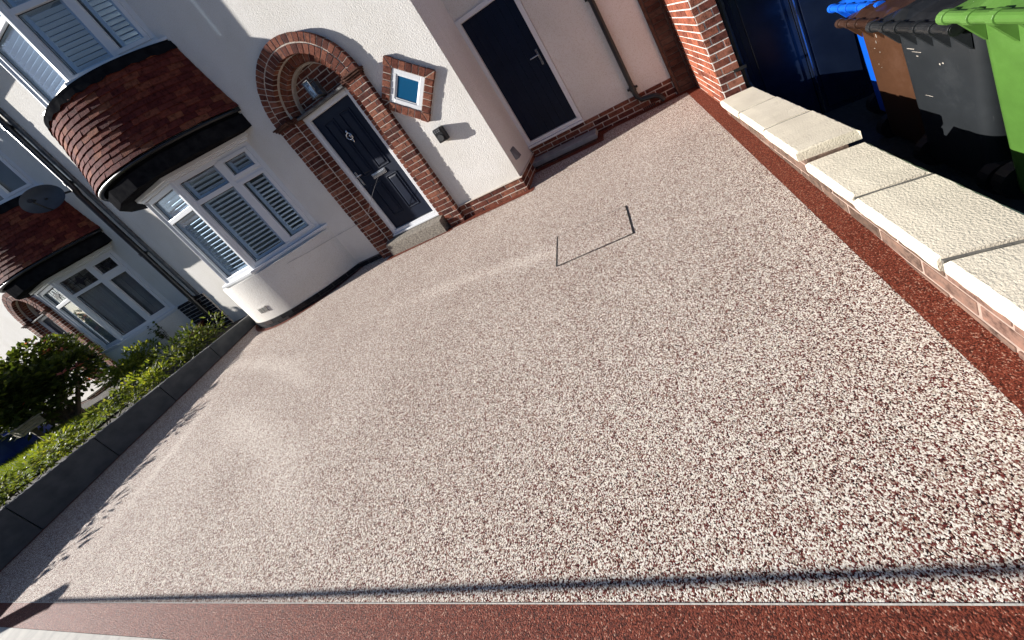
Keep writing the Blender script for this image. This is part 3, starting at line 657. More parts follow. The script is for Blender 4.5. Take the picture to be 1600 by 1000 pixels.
# far-side fill so the house is closed
bk = MB(); bk.box((-7.45, 3.3, -0.3), (2.3, 3.5, 6.0)); bk.box((2.1, 1.06, -0.3), (2.30, 3.29, 6.0)); bk.build("rear_wall", PLASTER, house)

# ---- left house
house2 = thing("semi_detached_house", "left-hand white rendered house with leaded star windows beyond the black downpipe", "house", (-10.5, 0.0, 0.0))
DX2 = -4.98; EC2 = -13.35
wm = MB()
wall_holes(wm, [-18.0, -7.455], [-0.3, 6.1], [(-5.95 + DX2, -3.53 + DX2, 0.93, 2.55), (-5.95 + DX2, -3.53 + DX2, 4.13, 5.6), (EC2 - 0.58, EC2 + 0.58, -0.25, 2.965)], 0.0, 0.30)
wm.box((-18, 3.3, -0.3), (-7.455, 3.5, 6.0)); wm.box((-18.0, 0.301, -0.3), (-17.8, 3.299, 6.0))
wm.build("render_wall", PLASTER, house2)
bay(house2, DX2, 'curtain', 31, BRICK_DARK)
entrance(house2, EC2, False)
main_roof(house2, -18.1, -7.505)
bs = MB(); bricks(bs, (EC2 - 0.75, -0.72, -0.2), (1, 0, 0), (0, 0, 1), (0, -1, 0), 1.4, 0.26, seed=77, depth=0.55); bricks(bs, (EC2 + 0.65, -0.72, -0.2), (0, 1, 0), (0, 0, 1), (1, 0, 0), 0.55, 0.26, seed=78, depth=0.02); bs.box((EC2 - 0.78, -0.75, 0.062), (EC2 + 0.69, -0.17, 0.10), 2)
bs.build("porch_step", [BRICK, MORTAR, KERB], house2, bevel=.003)
pd = MB(); bricks(pd, (-8.36, -0.022, -0.16), (1, 0, 0), (0, 0, 1), (0, -1, 0), 1.10, 1.05, seed=18, depth=0.02)
pd.build("painted_plinth", [BRICK_DARK, MORTAR], house2, bevel=0.003)
dpp = MB(); dpp.tube([(-7.50, -0.075, 5.9), (-7.50, -0.075, 3.62), (-7.545, -0.075, 3.50), (-7.545, -0.075, 0.02)], 0.043, 14)
for z in (0.9, 2.1, 3.75, 4.9): dpp.tube([(-7.545 + (.045 if z > 3.6 else 0), -0.075, z - .035), (-7.545 + (.045 if z > 3.6 else 0), -0.075, z + .035)], 0.053, 14); dpp.box((-7.63, -0.03, z - .015), (-7.46, -0.001, z + .015))
dpp.build("downpipe", BLACK, house2, bevel=0.002)
rib = MB(); rib.box((-7.45, -0.035, 0.9), (-7.37, 0.0, 5.9)); rib.build("party_strip", LEAD, house2, bevel=0.004)

# ---- house on the right: brick pier, garage doors
nb = thing("brick_house", "red brick house on the right with a dark garage door behind the bins", "house", (4.2, 0.2, -0.55))
pb = MB(); PX0, PX1, PY0 = 2.408, 2.605, -0.352
bricks(pb, (PX1, PY0, -0.55), (-1, 0, 0), (0, 0, 1), (0, -1, 0), PX1 - PX0, 3.2, mb_brick=1, mb_mortar=2, seed=41, depth=0.06, bl=0.135, shift=0.62)
bricks(pb, (PX0, PY0, -0.55), (0, 1, 0), (0, 0, 1), (-1, 0, 0), 1.55, 3.2, mb_brick=0, mb_mortar=2, seed=42, depth=0.06)
bricks(pb, (PX1 - .005, -0.20, -0.55), (0, -1, 0), (0, 0, 1), (1, 0, 0), 0.145, 3.2, mb_brick=1, mb_mortar=2, seed=44, depth=0.05)
pb.box((PX0 + .06, PY0 + .06, -0.55), (PX1 - .06, 1.2, 2.64), 2)
pb.build("brick_pier", [BRICK_ORANGE, BRICK, MORTAR_WHITE], nb, bevel=0.002)
gd = MB(); GY = -0.213
npn = 8; gx0, gx1 = 2.72, 6.2; pw = (gx1 - gx0) / npn
for k in range(npn):
    gd.box((gx0 + k * pw + .003, GY, -0.52), (gx0 + (k + 1) * pw - .003, GY + .04, 1.9))
    gd.box((gx0 + k * pw + .06, GY - .008, -0.42), (gx0 + (k + 1) * pw - .06, GY - .0005, 1.8))
gdo = gd.build("garage_door", NAVY_GLOSS, nb, bevel=0.004)
ms = MB(); ms.box((3.172, GY - .016, -0.50), (3.182, GY - .0085, 1.88)); ms.build("lit_stile_edge", CHROME, gdo)  # bright metal strip stands in for sunlight catching the stile edge
gf = MB(); gf.box((2.665, GY - .03, -0.55), (2.717, GY + .06, 1.96)); gf.box((6.2, GY - .03, -0.55), (6.26, GY + .06, 1.96)); gf.box((2.717, GY - .03, 1.903), (6.2, GY + .06, 1.96)); gf.build("door_frame", NAVY, gdo, bevel=0.004)
gw = MB(); bricks(gw, (2.62, -0.22, 1.97), (1, 0, 0), (0, 0, 1), (0, -1, 0), 4.6, 0.7, seed=45, depth=0.2); bricks(gw, (6.27, -0.22, -0.55), (1, 0, 0), (0, 0, 1), (0, -1, 0), 0.95, 2.51, seed=46, depth=0.2)
gw.box((2.62, 1.0, -.55), (7.2, 1.2, 2.7), 1); gw.box((2.55, -0.30, 2.68), (7.3, 1.3, 2.8), 1)
gw.build("brick_wall", [BRICK, MORTAR], nb, bevel=0.002)
np_ = MB(); np_.tube([(2.642, -0.275, 2.6), (2.642, -0.275, 0.17), (2.655, -0.30, 0.09), (2.668, -0.32, 0.03), (2.668, -0.32, -0.5)], 0.030, 14); np_.tube([(2.642, -0.275, 0.30), (2.642, -0.275, 0.36)], 0.037, 14); np_.tube([(2.642, -0.275, 0.9), (2.642, -0.275, 0.96)], 0.037, 14)
np_.box((2.55, -0.362, 0.335), (2.66, -0.3605, 0.365)); np_.build("downpipe", BLACK, nb, bevel=0.002)

# ------------------------------------------------------------------ boundary walls
gwall = thing("garden_wall", "low brick wall with rough cream coping stones, right of the red border", "wall", (2.5, -2.0, -0.1))
b1 = MB(); bricks(b1, (2.385, -3.95, -0.56), (0, 1, 0), (0, 0, 1), (-1, 0, 0), 3.59, 0.60, mb_brick=0, mb_mortar=1, seed=51, depth=0.03, proud=0.005)
b1.box((2.416, -3.95, -0.56), (2.60, -0.36, 0.0395), 1); bricks(b1, (2.600, -3.95, -0.56), (0, 1, 0), (0, 0, 1), (1, 0, 0), 3.59, 0.60, seed=52, depth=0.03)
b1.box((2.39, -1.815, 0.0398), (2.60, -0.36, 0.085), 0)
b1.build("brick_body", [make_brick("worn_brick", [(0.0, (.10, .066, .05)), (.6, (.16, .11, .085)), (1.0, (.22, .13, .10))]), tinted("pinkish_mortar", (.42, .30, .24), (.30, .22, .18), .95, 20, 120, .5)], gwall, bevel=0.003)
def rough_block(x0, x1, y0, y1, z0, z1, seed, j=0.0022):
    """stone with chipped arrises: chamfered section, swept along x in small wobbling steps"""
    rnd = random.Random(seed); mb = MB(); n = max(8, int((y1 - y0) / 0.03)); c = 0.014
    sec = [(x0 + .004, z0), (x0, z0 + .012), (x0, z1 - c), (x0 + c * 1.2, z1), (x0 + (x1 - x0) * .35, z1 + .002), (x0 + (x1 - x0) * .7, z1 + .001), (x1 - c, z1), (x1, z1 - c), (x1, z0)]
    vs = []
    for k in range(n + 1):
        y = y0 + (y1 - y0) * k / n; en = k in (0, n)
        for (x, z) in sec:
            vs.append((x + rnd.uniform(-j, j) * (0.4 if en else 1), y + (0.006 if k == 0 and z > z1 - .005 else -0.006 if k == n and z > z1 - .005 else 0), z + rnd.uniform(-j, j) * (.35 if x0 + .03 < x < x1 - .03 else .6)))
    s_ = len(sec)
    fs = [(s_ * k + q, s_ * k + (q + 1) % s_, s_ * k + s_ + (q + 1) % s_, s_ * k + s_ + q) for k in range(n) for q in range(s_)]
    fs += [tuple(range(s_)), tuple(s_ * n + q for q in range(s_ - 1, -1, -1))]
    mb.add(vs, fs); return mb
cop = [(-0.838, -0.372, .085, .147), (-1.331, -0.854, .085, .148), (-1.803, -1.347, .085, .149), (-2.281, -1.87, .040, .103), (-2.738, -2.297, .040, .101), (-3.20, -2.756, .040, .103), (-3.66, -3.214, .040, .102)]
for i, (ya, yb, za, zb) in enumerate(cop):
    rough_block(2.352 + 0.006 * (i % 2), 2.655 + 0.008 * ((i * 7) % 3), ya, yb, za, zb, 60 + i).build("coping_stone", COPING, gwall)
cj = MB()
for a, b in zip(cop, cop[1:]):
    if abs(a[0] - b[1]) < 0.03: cj.box((2.362, a[0] - .004, b[2]), (2.65, b[1] + .004, min(a[3], b[3]) - .003))
cj.build("coping_joint", tinted("grey_mortar", (.17, .155, .13), (.10, .092, .08), .95, 20, 120, .6), gwall)

rw = thing("retaining_wall", "low dark grey slab wall between the driveway and the planted garden on the left", "wall", (-5.95, -2.2, -0.1))
edges = [-0.33, -1.07, -1.77, -2.47, -3.18, -3.90, -4.16]
for a, b in zip(edges, edges[1:]):
    m_ = MB(); za, zb = 0.155 - .039 * a, 0.155 - .039 * b; g = 0.004
    m_.hexa([(-5.96, b + g, -0.35), (-5.90, b + g, -0.35), (-5.90, a - g, -0.35), (-5.96, a - g, -0.35), (-5.96, b + g, zb), (-5.90, b + g, zb), (-5.90, a - g, za), (-5.96, a - g, za)])
    m_.build("wall_slab", SLATE, rw, bevel=0.004)
def wtop(y): return .155 - .039 * y
cp = MB(); cp.hexa([(-5.976, -4.16, -.2), (-5.9605, -4.16, -.2), (-5.9605, -0.33, -.2), (-5.976, -0.33, -.2), (-5.976, -4.16, wtop(-4.16) + .003), (-5.9605, -4.16, wtop(-4.16) + .003), (-5.9605, -0.33, wtop(-.33) + .003), (-5.976, -0.33, wtop(-.33) + .003)])
cp.build("wall_edging", KERB, rw)

gp = thing("gate_post", "square timber gate post at the street end of the grey slab wall", "post", (-5.95, -4.24, -0.22))
m_ = MB(); m_.box((-6.01, -4.30, -0.3), (-5.89, -4.18, 0.66)); m_.build("post", BLACK_WOOD, gp, bevel=0.006); m_ = MB(); m_.hexa([(-6.02, -4.31, .661), (-5.88, -4.31, .661), (-5.88, -4.17, .661), (-6.02, -4.17, .661), (-5.96, -4.25, .70), (-5.94, -4.25, .70), (-5.94, -4.23, .70), (-5.96, -4.23, .70)]); m_.build("post_cap", BLACK_WOOD, gp)
m_ = MB(); m_.tube([(-5.89, -4.24, 0.63), (-3.0, -4.12, 0.628), (0.0, -3.982, 0.63), (3.2, -3.855, 0.63)], 0.0115, 10); m_.tube([(3.2, -3.825, -0.25), (3.2, -3.825, .66)], 0.03, 10)
tag(m_.build("barrier_rail", BLACK, None, base=(-1.0, -4.05, 0.6)), "thin horizontal rail along the street edge that shades the front of the driveway", "rail")

# ------------------------------------------------------------------ small things on the walls and drive
MH = [(0.608, -1.749), (0.572, -1.33), (1.243, -1.267), (1.267, -1.676)]
mh = thing("manhole_cover", "gravel-filled inspection cover outlined by a thin dark frame in the driveway", "manhole cover", (0.92, -1.5, gz(0.92, -1.5)))
def strip(mb, p, q, w0, w1, lift=0.004):
    d = Vector((q[0] - p[0], q[1] - p[1])).normalized(); n = Vector((-d.y, d.x)); s_ = 9; vs = []; rnd = random.Random(int(p[0] * 100))
    for k in range(s_ + 1):
        t = k / s_; c = Vector(p) * (1 - t) + Vector(q) * t; w_ = (w0 + (w1 - w0) * t) * rnd.uniform(.7, 1.3)
        for sg in (-.5, .5): x, y = c + n * w_ * sg; vs.append((x, y, gz(x, y) + lift))
    mb.add(vs, [(2 * k, 2 * k + 1, 2 * k + 3, 2 * k + 2) for k in range(s_)])
m_ = MB(); strip(m_, MH[0], MH[1], .014, .008); strip(m_, MH[2], MH[3], .011, .009, .0042); strip(m_, MH[3], MH[0], .009, .011, .0044); strip(m_, MH[1], MH[2], .004, .004, .0046); m_.build("frame", BLACK, mh)
m_ = MB(); m_.add([(x, y, gz(x, y) + .0025) for x, y in MH], [(0, 1, 2, 3)]); m_.build("cover_infill", RESIN, mh)

ch = thing("wall_charger", "small black wall unit with a round dial on the sunlit white wall", "wall unit", (-0.60, 0.0, 1.19))
m_ = MB(); m_.box((-0.668, -0.095, 1.095), (-0.535, -0.001, 1.285)); m_.build("casing", BLACK, ch, bevel=0.014)
m_ = MB(); m_.tube([(-0.60, -0.096, 1.155), (-0.60, -0.106, 1.155)], [0.045, 0.040], 24); m_.build("dial", tinted("dark_rubber", (.02, .02, .022), (.03, .03, .032), .5), ch, smooth=False)
m_ = MB(); 
for i in range(3):
    for j in range(2): m_ = MB(); m_.box((-0.640 + i * .03, -0.100, 1.232 + j * .02), (-0.622 + i * .03, -0.0955, 1.244 + j * .02)); m_.build("button", SLAB_STEP, ch)
ve = MB(); ve.hexa([(0.001, .16, .40), (0.001, .34, .40), (0.001, .34, .56), (0.001, .16, .56), (0.055, .19, .40), (0.055, .31, .40), (0.02, .31, .55), (0.02, .19, .55)])
tag(ve.build("wall_vent", SLAB_STEP, None, bevel=0.008, base=(0.0, .25, .40)), "grey hooded vent on the shaded return wall next to the side door", "vent")
ab = MB(); ab.box((1.70, 0.856, 0.035), (1.88, 0.8605, 0.105)); 
for k in range(7): ab.box((1.708 + k * .024, 0.8535, 0.045), (1.722 + k * .024, 0.8558, 0.095), 1)
tag(ab.build("air_brick", [TERRACOTTA, BLACK], None, base=(1.79, .858, .035)), "terracotta air brick low in the recess wall under the downpipe", "air brick")
ab = MB(); an = math.radians(1); cxv, cyv = BXC + 0.02, BYC - BR - .003
ab.box((cxv - .10, cyv - .006, 0.225), (cxv + .10, cyv + .02, 0.325))
for k in range(4): ab.box((cxv - .09, cyv - .009, 0.235 + k * .021), (cxv + .09, cyv - .0065, 0.245 + k * .021), 1)
tag(ab.build("air_brick", [KERB, BLACK], None, base=(cxv, cyv, .225)), "pale louvred air vent at the foot of the curved bay", "air vent")
# lantern
ln = thing("wall_lantern", "glass box lantern standing on the hood above the front door", "lantern", (-1.80, 0.09, 2.40))
m_ = MB(); lx0, lx1, ly0, ly1, lz0, lz1 = -1.875, -1.765, -0.085, 0.02, 2.40, 2.605; t = 0.011
for x in (lx0, lx1 - t):
    for y in (ly0, ly1 - t): m_.box((x, y, lz0), (x + t, y + t, lz1))
for z in (lz0 - .012, lz1): m_.box((lx0 - .006, ly0 - .006, z), (lx1 + .006, ly1 + .006, z + .012))
m_.box((lx0 + .02, ly1, lz0 - .01), (lx1 - .02, 0.095, lz1 - .02)); m_.build("lantern_frame", LEAD, ln, bevel=0.002)
for (a, b) in (((lx0 + t, ly0 + .003, lz0), (lx1 - t, ly0 + .006, lz1)), ((lx0 + .003, ly0 + t, lz0), (lx0 + .006, ly1 - t, lz1)), ((lx1 - .006, ly0 + t, lz0), (lx1 - .003, ly1 - t, lz1))):
    m_ = MB(); m_.box(a, b); m_.build("glass_pane", GLASS, ln)
m_ = MB(); m_.lathe([(0.001, 2.42), (.016, 2.42), (.016, 2.46), (.03, 2.50), (.026, 2.54), (.001, 2.56)], (-1.82, -0.045), 14); m_.build("bulb", UPVC, ln, smooth=True)
# loose cable
m_ = MB(); cab = [(-1.80, 0.06, 1.155), (-1.85, -0.02, 1.13), (-2.06, -0.085, 0.97), (-2.33, -0.088, 0.77), (-2.47, -0.09, 0.70), (-2.74, -0.086, 0.675), (-2.95, -0.02, 0.66), (-3.25, -0.016, 0.655), (-3.37, -0.075, 0.66), (-3.60, -0.345, 0.69), (-3.85, -0.52, 0.72)]
m_.tube(cab, 0.0022, 6); tag(m_.build("cable", SLAB_STEP, None, smooth=True, base=(-2.4, -0.08, 0.7)), "thin white cable trailing from the letter box across brick and render", "cable")
# satellite dish
sd_ = thing("satellite_dish", "dark oval satellite dish fixed beside the black downpipe above the left bay roof", "satellite dish", (-7.72, 0.0, 3.62))
ctr = Vector((-7.62, -0.42, 3.66)); fw = (Vector((0.9, -0.75, 0.22))).normalized(); rt = fw.cross(Vector((0, 0, 1))).normalized(); up = rt.cross(fw)
m_ = MB(); seg, rg = 36, 7; vs = []
for i in range(rg + 1):
    q = i / rg
    for k in range(seg): a = 2 * PI * k / seg; vs.append(ctr + rt * (0.265 * q * math.cos(a)) + up * (0.24 * q * math.sin(a)) + fw * (0.07 * q * q - .07))
m_.add(vs, [(i * seg + k, i * seg + (k + 1) % seg, (i + 1) * seg + (k + 1) % seg, (i + 1) * seg + k) for i in range(rg) for k in range(seg)])
m_.add([v - fw * .008 for v in vs], [(i * seg + k, (i + 1) * seg + k, (i + 1) * seg + (k + 1) % seg, i * seg + (k + 1) % seg) for i in range(rg) for k in range(seg)])
m_.build("reflector", DISH, sd_, smooth=True)
m_ = MB(); foc = ctr + fw * 0.33 - up * 0.10; m_.tube([ctr - up * .24, ctr - up * .21 + fw * .12, foc], 0.012, 8); m_.tube([foc - fw * .0, foc - fw * .09 + up * .02], [0.035, 0.028], 12); m_.build("feed_arm", BLACK, sd_, smooth=False)
m_ = MB(); m_.tube([(-7.72, 0.0, 3.66), (-7.72, -0.16, 3.66), ctr - fw * .06], 0.02, 8); m_.box((-7.77, -0.012, 3.58), (-7.67, -0.0005, 3.74)); m_.build("mount", BLACK, sd_)

# ------------------------------------------------------------------ wheelie bins
def superrect(w_, d, r, n=6):
    pts = []
    for (cx_, cy_, a) in ((w_ / 2 - r, d / 2 - r, 0), (-w_ / 2 + r, d / 2 - r, 90), (-w_ / 2 + r, -d / 2 + r, 180), (w_ / 2 - r, -d / 2 + r, 270)):
        for k in range(n + 1): t = math.radians(a + 90 * k / n); pts.append((cx_ + r * math.cos(t), cy_ + r * math.sin(t)))
    return pts
SCUFF = tinted("pale_scuff", (.40, .36, .31), (.22, .19, .16), .9, 60, 60, 0)
def wheelie_bin(colour, lidcol, label, xb, yc, zt, W, D, rot, marks):
    """back of the bin (hinge bar and wheels) looks along -x; xb is the back plane, yc the middle, zt the rim height"""
    H = 1.0; gzb = zt - H
    root = thing("wheelie_bin", label, "wheelie bin", (xb, yc, gzb), "wheelie bins")
    Rm = Matrix.Rotation(rot, 3, 'Z')
    def T(x, y, z): v = Rm @ Vector((x, y, 0)); return (xb + v.x, yc + v.y, gzb + z)
    secs = [(0.06, .80, .78), (0.10, .82, .80), (0.5, .91, .91), (0.93, 1.0, 1.0), (0.935, 1.05, 1.04), (1.0, 1.06, 1.05)]
    mb = MB(); vs = []; n = 0
    for (z, sw, sd2) in secs:
        p = superrect(W * sw, D * sd2, 0.055); n = len(p)
        for (y, x) in p: vs.append(T(x + D * sd2 / 2 + (1 - sd2) * D * 0.10, y, z))
    mb.add(vs, [(i * n + k, i * n + (k + 1) % n, (i + 1) * n + (k + 1) % n, (i + 1) * n + k) for i in range(len(secs) - 1) for k in range(n)] + [tuple(range(n - 1, -1, -1))])
    def lb(m2, a, b): m2.hexa([T(a[0], a[1], a[2]), T(b[0], a[1], a[2]), T(b[0], b[1], a[2]), T(a[0], b[1], a[2]), T(a[0], a[1], b[2]), T(b[0], a[1], b[2]), T(b[0], b[1], b[2]), T(a[0], b[1], b[2])])
    body = mb.build("bin_body", colour, root, smooth=False, bevel=0.003)
    for p in body.data.polygons: p.use_smooth = True
    # webs under the rim and the hinge/handle bar
    for f in (-.42, -.2, .0, .2, .42):
        m2 = MB(); y = f * W; m2.add([T(0.0, y - .008, .84), T(0.0, y + .008, .84), T(-.075, y - .008, .955), T(-.075, y + .008, .955), T(0.0, y - .008, .985), T(0.0, y + .008, .985)], [(0, 2, 4), (1, 5, 3), (0, 1, 3, 2), (2, 3, 5, 4), (4, 5, 1, 0)]); m2.build("handle_bracket", colour, root)
    m2 = MB(); m2.tube([T(-.075, -W * .53, .985), T(-.075, W * .53, .985)], 0.026, 14)
    for f in (-.5, -.3, -.12, .12, .3, .5): m2.tube([T(-.075, f * W - .014, .985), T(-.075, f * W + .014, .985)], 0.033, 14)
    m2.build("handle_bar", lidcol, root, bevel=0.002)
    # lid: shallow dome hinged on the bar
    m2 = MB(); ny, nx = 10, 10; vs = []
    for i in range(nx + 1):
        for k in range(ny + 1):
            u, v = i / nx, k / ny * 2 - 1; x = -.055 + u * (D * 1.06 + .09); y = v * W * .56
            z = 1.005 + .05 * math.sin(min(1, u * 1.4) * PI / 2) * (1 - .35 * abs(v) ** 4) + (.022 if abs(abs(v) - .55) < .16 and u > .08 else 0)
            if i in (0, nx) or k in (0, ny): z = 1.004 if i else 0.995
            vs.append(T(x, y, z))
    m_n = len(vs); vs += [(a, b, c - .02) for (a, b, c) in vs]; w1 = ny + 1
    fs = [(i * w1 + k, (i + 1) * w1 + k, (i + 1) * w1 + k + 1, i * w1 + k + 1) for i in range(nx) for k in range(ny)]
    fs += [tuple(m_n + q for q in f[::-1]) for f in fs]
    per = [k for k in range(ny + 1)] + [i * w1 + ny for i in range(1, nx + 1)] + [nx * w1 + k for k in range(ny - 1, -1, -1)] + [i * w1 for i in range(nx - 1, 0, -1)]
    fs += [(per[i], per[(i + 1) % len(per)], m_n + per[(i + 1) % len(per)], m_n + per[i]) for i in range(len(per))]
    m2.add(vs, fs); m2.build("lid", lidcol, root, smooth=False, bevel=0.003)
    for sg in (-1, 1):
        m2 = MB(); a, b = sorted((sg * W * .36, sg * (W * .36 + .05))); m2.tube([T(.06, a, .10), T(.06, b, .10)], 0.10, 20); wo = m2.build("wheel", BLACK, root)
    if marks:
        for (y, z, w_, h) in marks:
            m2 = MB()
            p = [T(-.0005 - .0025 + (1 - 1.0) * 0, y, z)]
            xo = 0.0; 
            def surf(zz): 
                # outward x of the back face at height zz
                s0, s1 = secs[2], secs[3]
                t = (zz - s0[0]) / (s1[0] - s0[0]); sdv = s0[2] + (s1[2] - s0[2]) * t; return (1 - sdv) * D * .10 - .002
            m2.add([T(surf(z), y, z), T(surf(z), y + w_, z + h * .2), T(surf(z + h), y + w_ * .8, z + h), T(surf(z + h), y - w_ * .1, z + h * .9)], [(0, 1, 2, 3)])
            m2.build("scuff_mark", SCUFF, root)
    return root
def plastic(name, a, b, r=0.42):
    m = mat(name, a, r); co = coords(m); k = lambda c, f, g: tuple(x * f + g for x in c)
    r1 = ramp(m, [(0.3, k(a, .8, 0)), (0.5, a), (0.75, k(b, 1.1, .012))]); L(m, noise(m, co, 3.5, 6, .65), r1.inputs[0])
    mp = N(m, "ShaderNodeMapping"); mp.inputs["Scale"].default_value = (30, 30, 4); mp.inputs["Rotation"].default_value = (.5, .3, 0); L(m, co, mp.inputs[0])
    r2 = ramp(m, [(0.66, (0, 0, 0)), (0.74, (.35, .35, .35))]); L(m, noise(m, mp.outputs[0], 2.0, 5, .7), r2.inputs[0])
    L(m, mixc(m, r2.outputs[0], r1.outputs[0], k(b, .8, .09)), bsdf(m).inputs["Base Color"])
    bump(m, noise(m, co, 160, 3), 0.25, 0.001); return m
BLUE = plastic("blue_plastic", (0.002, 0.085, 0.50), (0.002, 0.11, 0.58)); BROWN = plastic("brown_plastic", (0.062, 0.027, 0.013), (0.078, 0.034, 0.017)); GREY = plastic("grey_plastic", (0.017, 0.0195, 0.022), (0.023, 0.0255, 0.028)); GREEN = plastic("green_plastic", (0.066, 0.155, 0.026), (0.078, 0.172, 0.032)); GREYD = plastic("charcoal_plastic", (0.009, 0.010, 0.011), (0.014, 0.015, 0.017), .35)
wheelie_bin(BLUE, BLUE, "blue wheelie bin, farthest of the row, half hidden behind the brown one", 3.33, -0.845, 0.545, 0.50, 0.54, 0.0, [])
wheelie_bin(BROWN, plastic("dark_brown_plastic", (0.03, 0.014, 0.009), (0.042, 0.019, 0.012), .3), "brown wheelie bin with white scuffs, between the blue and the grey bin", 3.19, -1.185, 0.51, 0.48, 0.54, 0.0, [(.06, .84, .006, .035), (.075, .80, .005, .02), (.10, .76, .012, .004), (.06, .735, .008, .006), (.10, .64, .004, .009), (.08, .62, .008, .003)])
wheelie_bin(GREY, GREYD, "dark grey wheelie bin in the row between the brown and the green bin", 3.08, -1.715, 0.56, 0.50, 0.54, 0.0, [(.12, .81, .05, .006), (.08, .795, .06, .004), (.10, .77, .014, .006), (-.05, .745, .010, .009), (-.03, .735, .008, .012), (.06, .53, .05, .004)])
wheelie_bin(GREEN, GREEN, "bright green wheelie bin, nearest of the row, cut by the photo's right edge", 3.03, -2.30, 0.645, 0.56, 0.60, 0.0, [(.05, .76, .014, .07)])

# ------------------------------------------------------------------ garden on the left
sheet("garden_soil", [(-16.0, -4.15), (-6.02, -4.15), (-6.02, 0.0), (-16.0, 0.0)], lambda x, y: 0.06 - 0.03 * y + 0.012 * (x + 6), SOIL)
def lz(x, y): return 0.10 - 0.03 * y + 0.012 * (x + 6)
LEAF_DARK = make_leaf("dark_leaf", [(0.0, (0.018, 0.030, 0.007)), (0.5, (0.042, 0.062, 0.014)), (0.85, (0.075, 0.095, 0.022)), (1.0, (0.10, 0.115, 0.03))], 0.5)
LEAF_LIME = make_leaf("lime_leaf", [(0.0, (0.07, 0.095, 0.014)), (0.5, (0.14, 0.18, 0.026)), (1.0, (0.24, 0.25, 0.055))])
LEAF_MID = make_leaf("mid_leaf", [(0.0, (0.035, 0.05, 0.012)), (0.5, (0.08, 0.11, 0.024)), (1.0, (0.17, 0.18, 0.06))])
GRASS = make_leaf("grass_blade", [(0.0, (0.07, 0.10, 0.014)), (0.5, (0.12, 0.165, 0.022)), (1.0, (0.18, 0.205, 0.035))])
PETAL = make_leaf("pink_petal", [(0.0, (0.25, 0.03, 0.04)), (1.0, (0.45, 0.16, 0.14))])
STEM = tinted("plant_stem", (0.06, 0.05, 0.02), (0.10, 0.075, 0.035), 0.8, 20, 60, .2)
BARK = tinted("bark", (0.07, 0.05, 0.035), (0.12, 0.09, 0.06), 0.9, 20, 50, .6, .01)
def leaf(mb, p, d, l, w_, rnd, m=0):
    d = d.normalized(); s_ = d.cross(Vector((rnd.uniform(-1, 1), rnd.uniform(-1, 1), 1.2)))
    if s_.length < 1e-3: return
    s_.normalize(); n = s_.cross(d); mid = p + d * l * .5 + n * l * .08; tip = p + d * l - n * l * .12
    mb.add([p, mid + s_ * w_ * .5 - n * l * .04, mid, mid - s_ * w_ * .5 - n * l * .04, tip], [(0, 1, 2), (0, 2, 3), (1, 4, 2), (2, 4, 3)], m)
def bush(name, label, cat, base, R, H, nleaf, ll, lw, lm, seed, stems=5, flowers=0, trunk=False, group=None, clump=9):
    rnd = random.Random(seed); base = Vector(base); root = thing(name, label, cat, base, group)
    lb_ = MB(); st = MB(); fl = MB(); cl = []
    for k in range(clump):
        a = rnd.uniform(0, 2 * PI); r_ = R * math.sqrt(rnd.random()) * .75
        cl.append((base + Vector((r_ * math.cos(a), r_ * math.sin(a), H * rnd.uniform(.30 if trunk else .25, .82))), rnd.uniform(.3, .5) * min(R, H)))
    for k in range(stems):
        c, _ = cl[k % len(cl)]; o = base + Vector((rnd.uniform(-.06, .06), rnd.uniform(-.06, .06), -.03)) * (1 + R)
        mid = (o + c) / 2 + Vector((rnd.uniform(-.1, .1), rnd.uniform(-.1, .1), .05)) * R
        q = .05 if trunk else .007; st.tube([o, mid, c], [q, q * .7, q * .35], 6)
    for k in range(nleaf):
        c, rr = cl[rnd.randrange(len(cl))]; v = Vector((rnd.gauss(0, 1), rnd.gauss(0, 1), rnd.gauss(0, .8))).normalized()
        p = c + v * rr * rnd.uniform(.35, 1.0) ** .5
        if p.z < base.z + .01: p.z = base.z + rnd.uniform(.01, .05)
        d = v + Vector((rnd.uniform(-.6, .6), rnd.uniform(-.6, .6), rnd.uniform(-.1, .7)))
        leaf(lb_, p, d, ll * rnd.uniform(.6, 1.25), lw * rnd.uniform(.7, 1.2), rnd)
    for k in range(flowers):
        c, rr = cl[rnd.randrange(len(cl))]; v = Vector((rnd.gauss(.3, 1), rnd.gauss(-.4, 1), rnd.gauss(.2, .8))).normalized(); p = c + v * rr; fl = MB()
        for j in range(6): leaf(fl, p, Vector((rnd.uniform(-1, 1), rnd.uniform(-1, 1), rnd.uniform(-.2, 1))), ll * .9, lw * .9, rnd)
        fl.build("flower", PETAL, root)
    st.build("trunk" if trunk else "stem", BARK if trunk else STEM, root); lb_.build("foliage", lm, root)
    return root
bush("flowering_shrub", "large dark leaved shrub with pink flowers in front of the left brick arch", "shrub", (-11.0, -1.42, 0.08), 1.02, 1.72, 11000, .115, .07, LEAF_DARK, 3, 9, 26, True, clump=26)
bush("lime_shrub", "bright lime green bushy plant by the foot of the left bay", "plant", (-8.5, -1.05, 0.10), .50, .60, 2200, .07, .035, LEAF_LIME, 4, 7, clump=9)
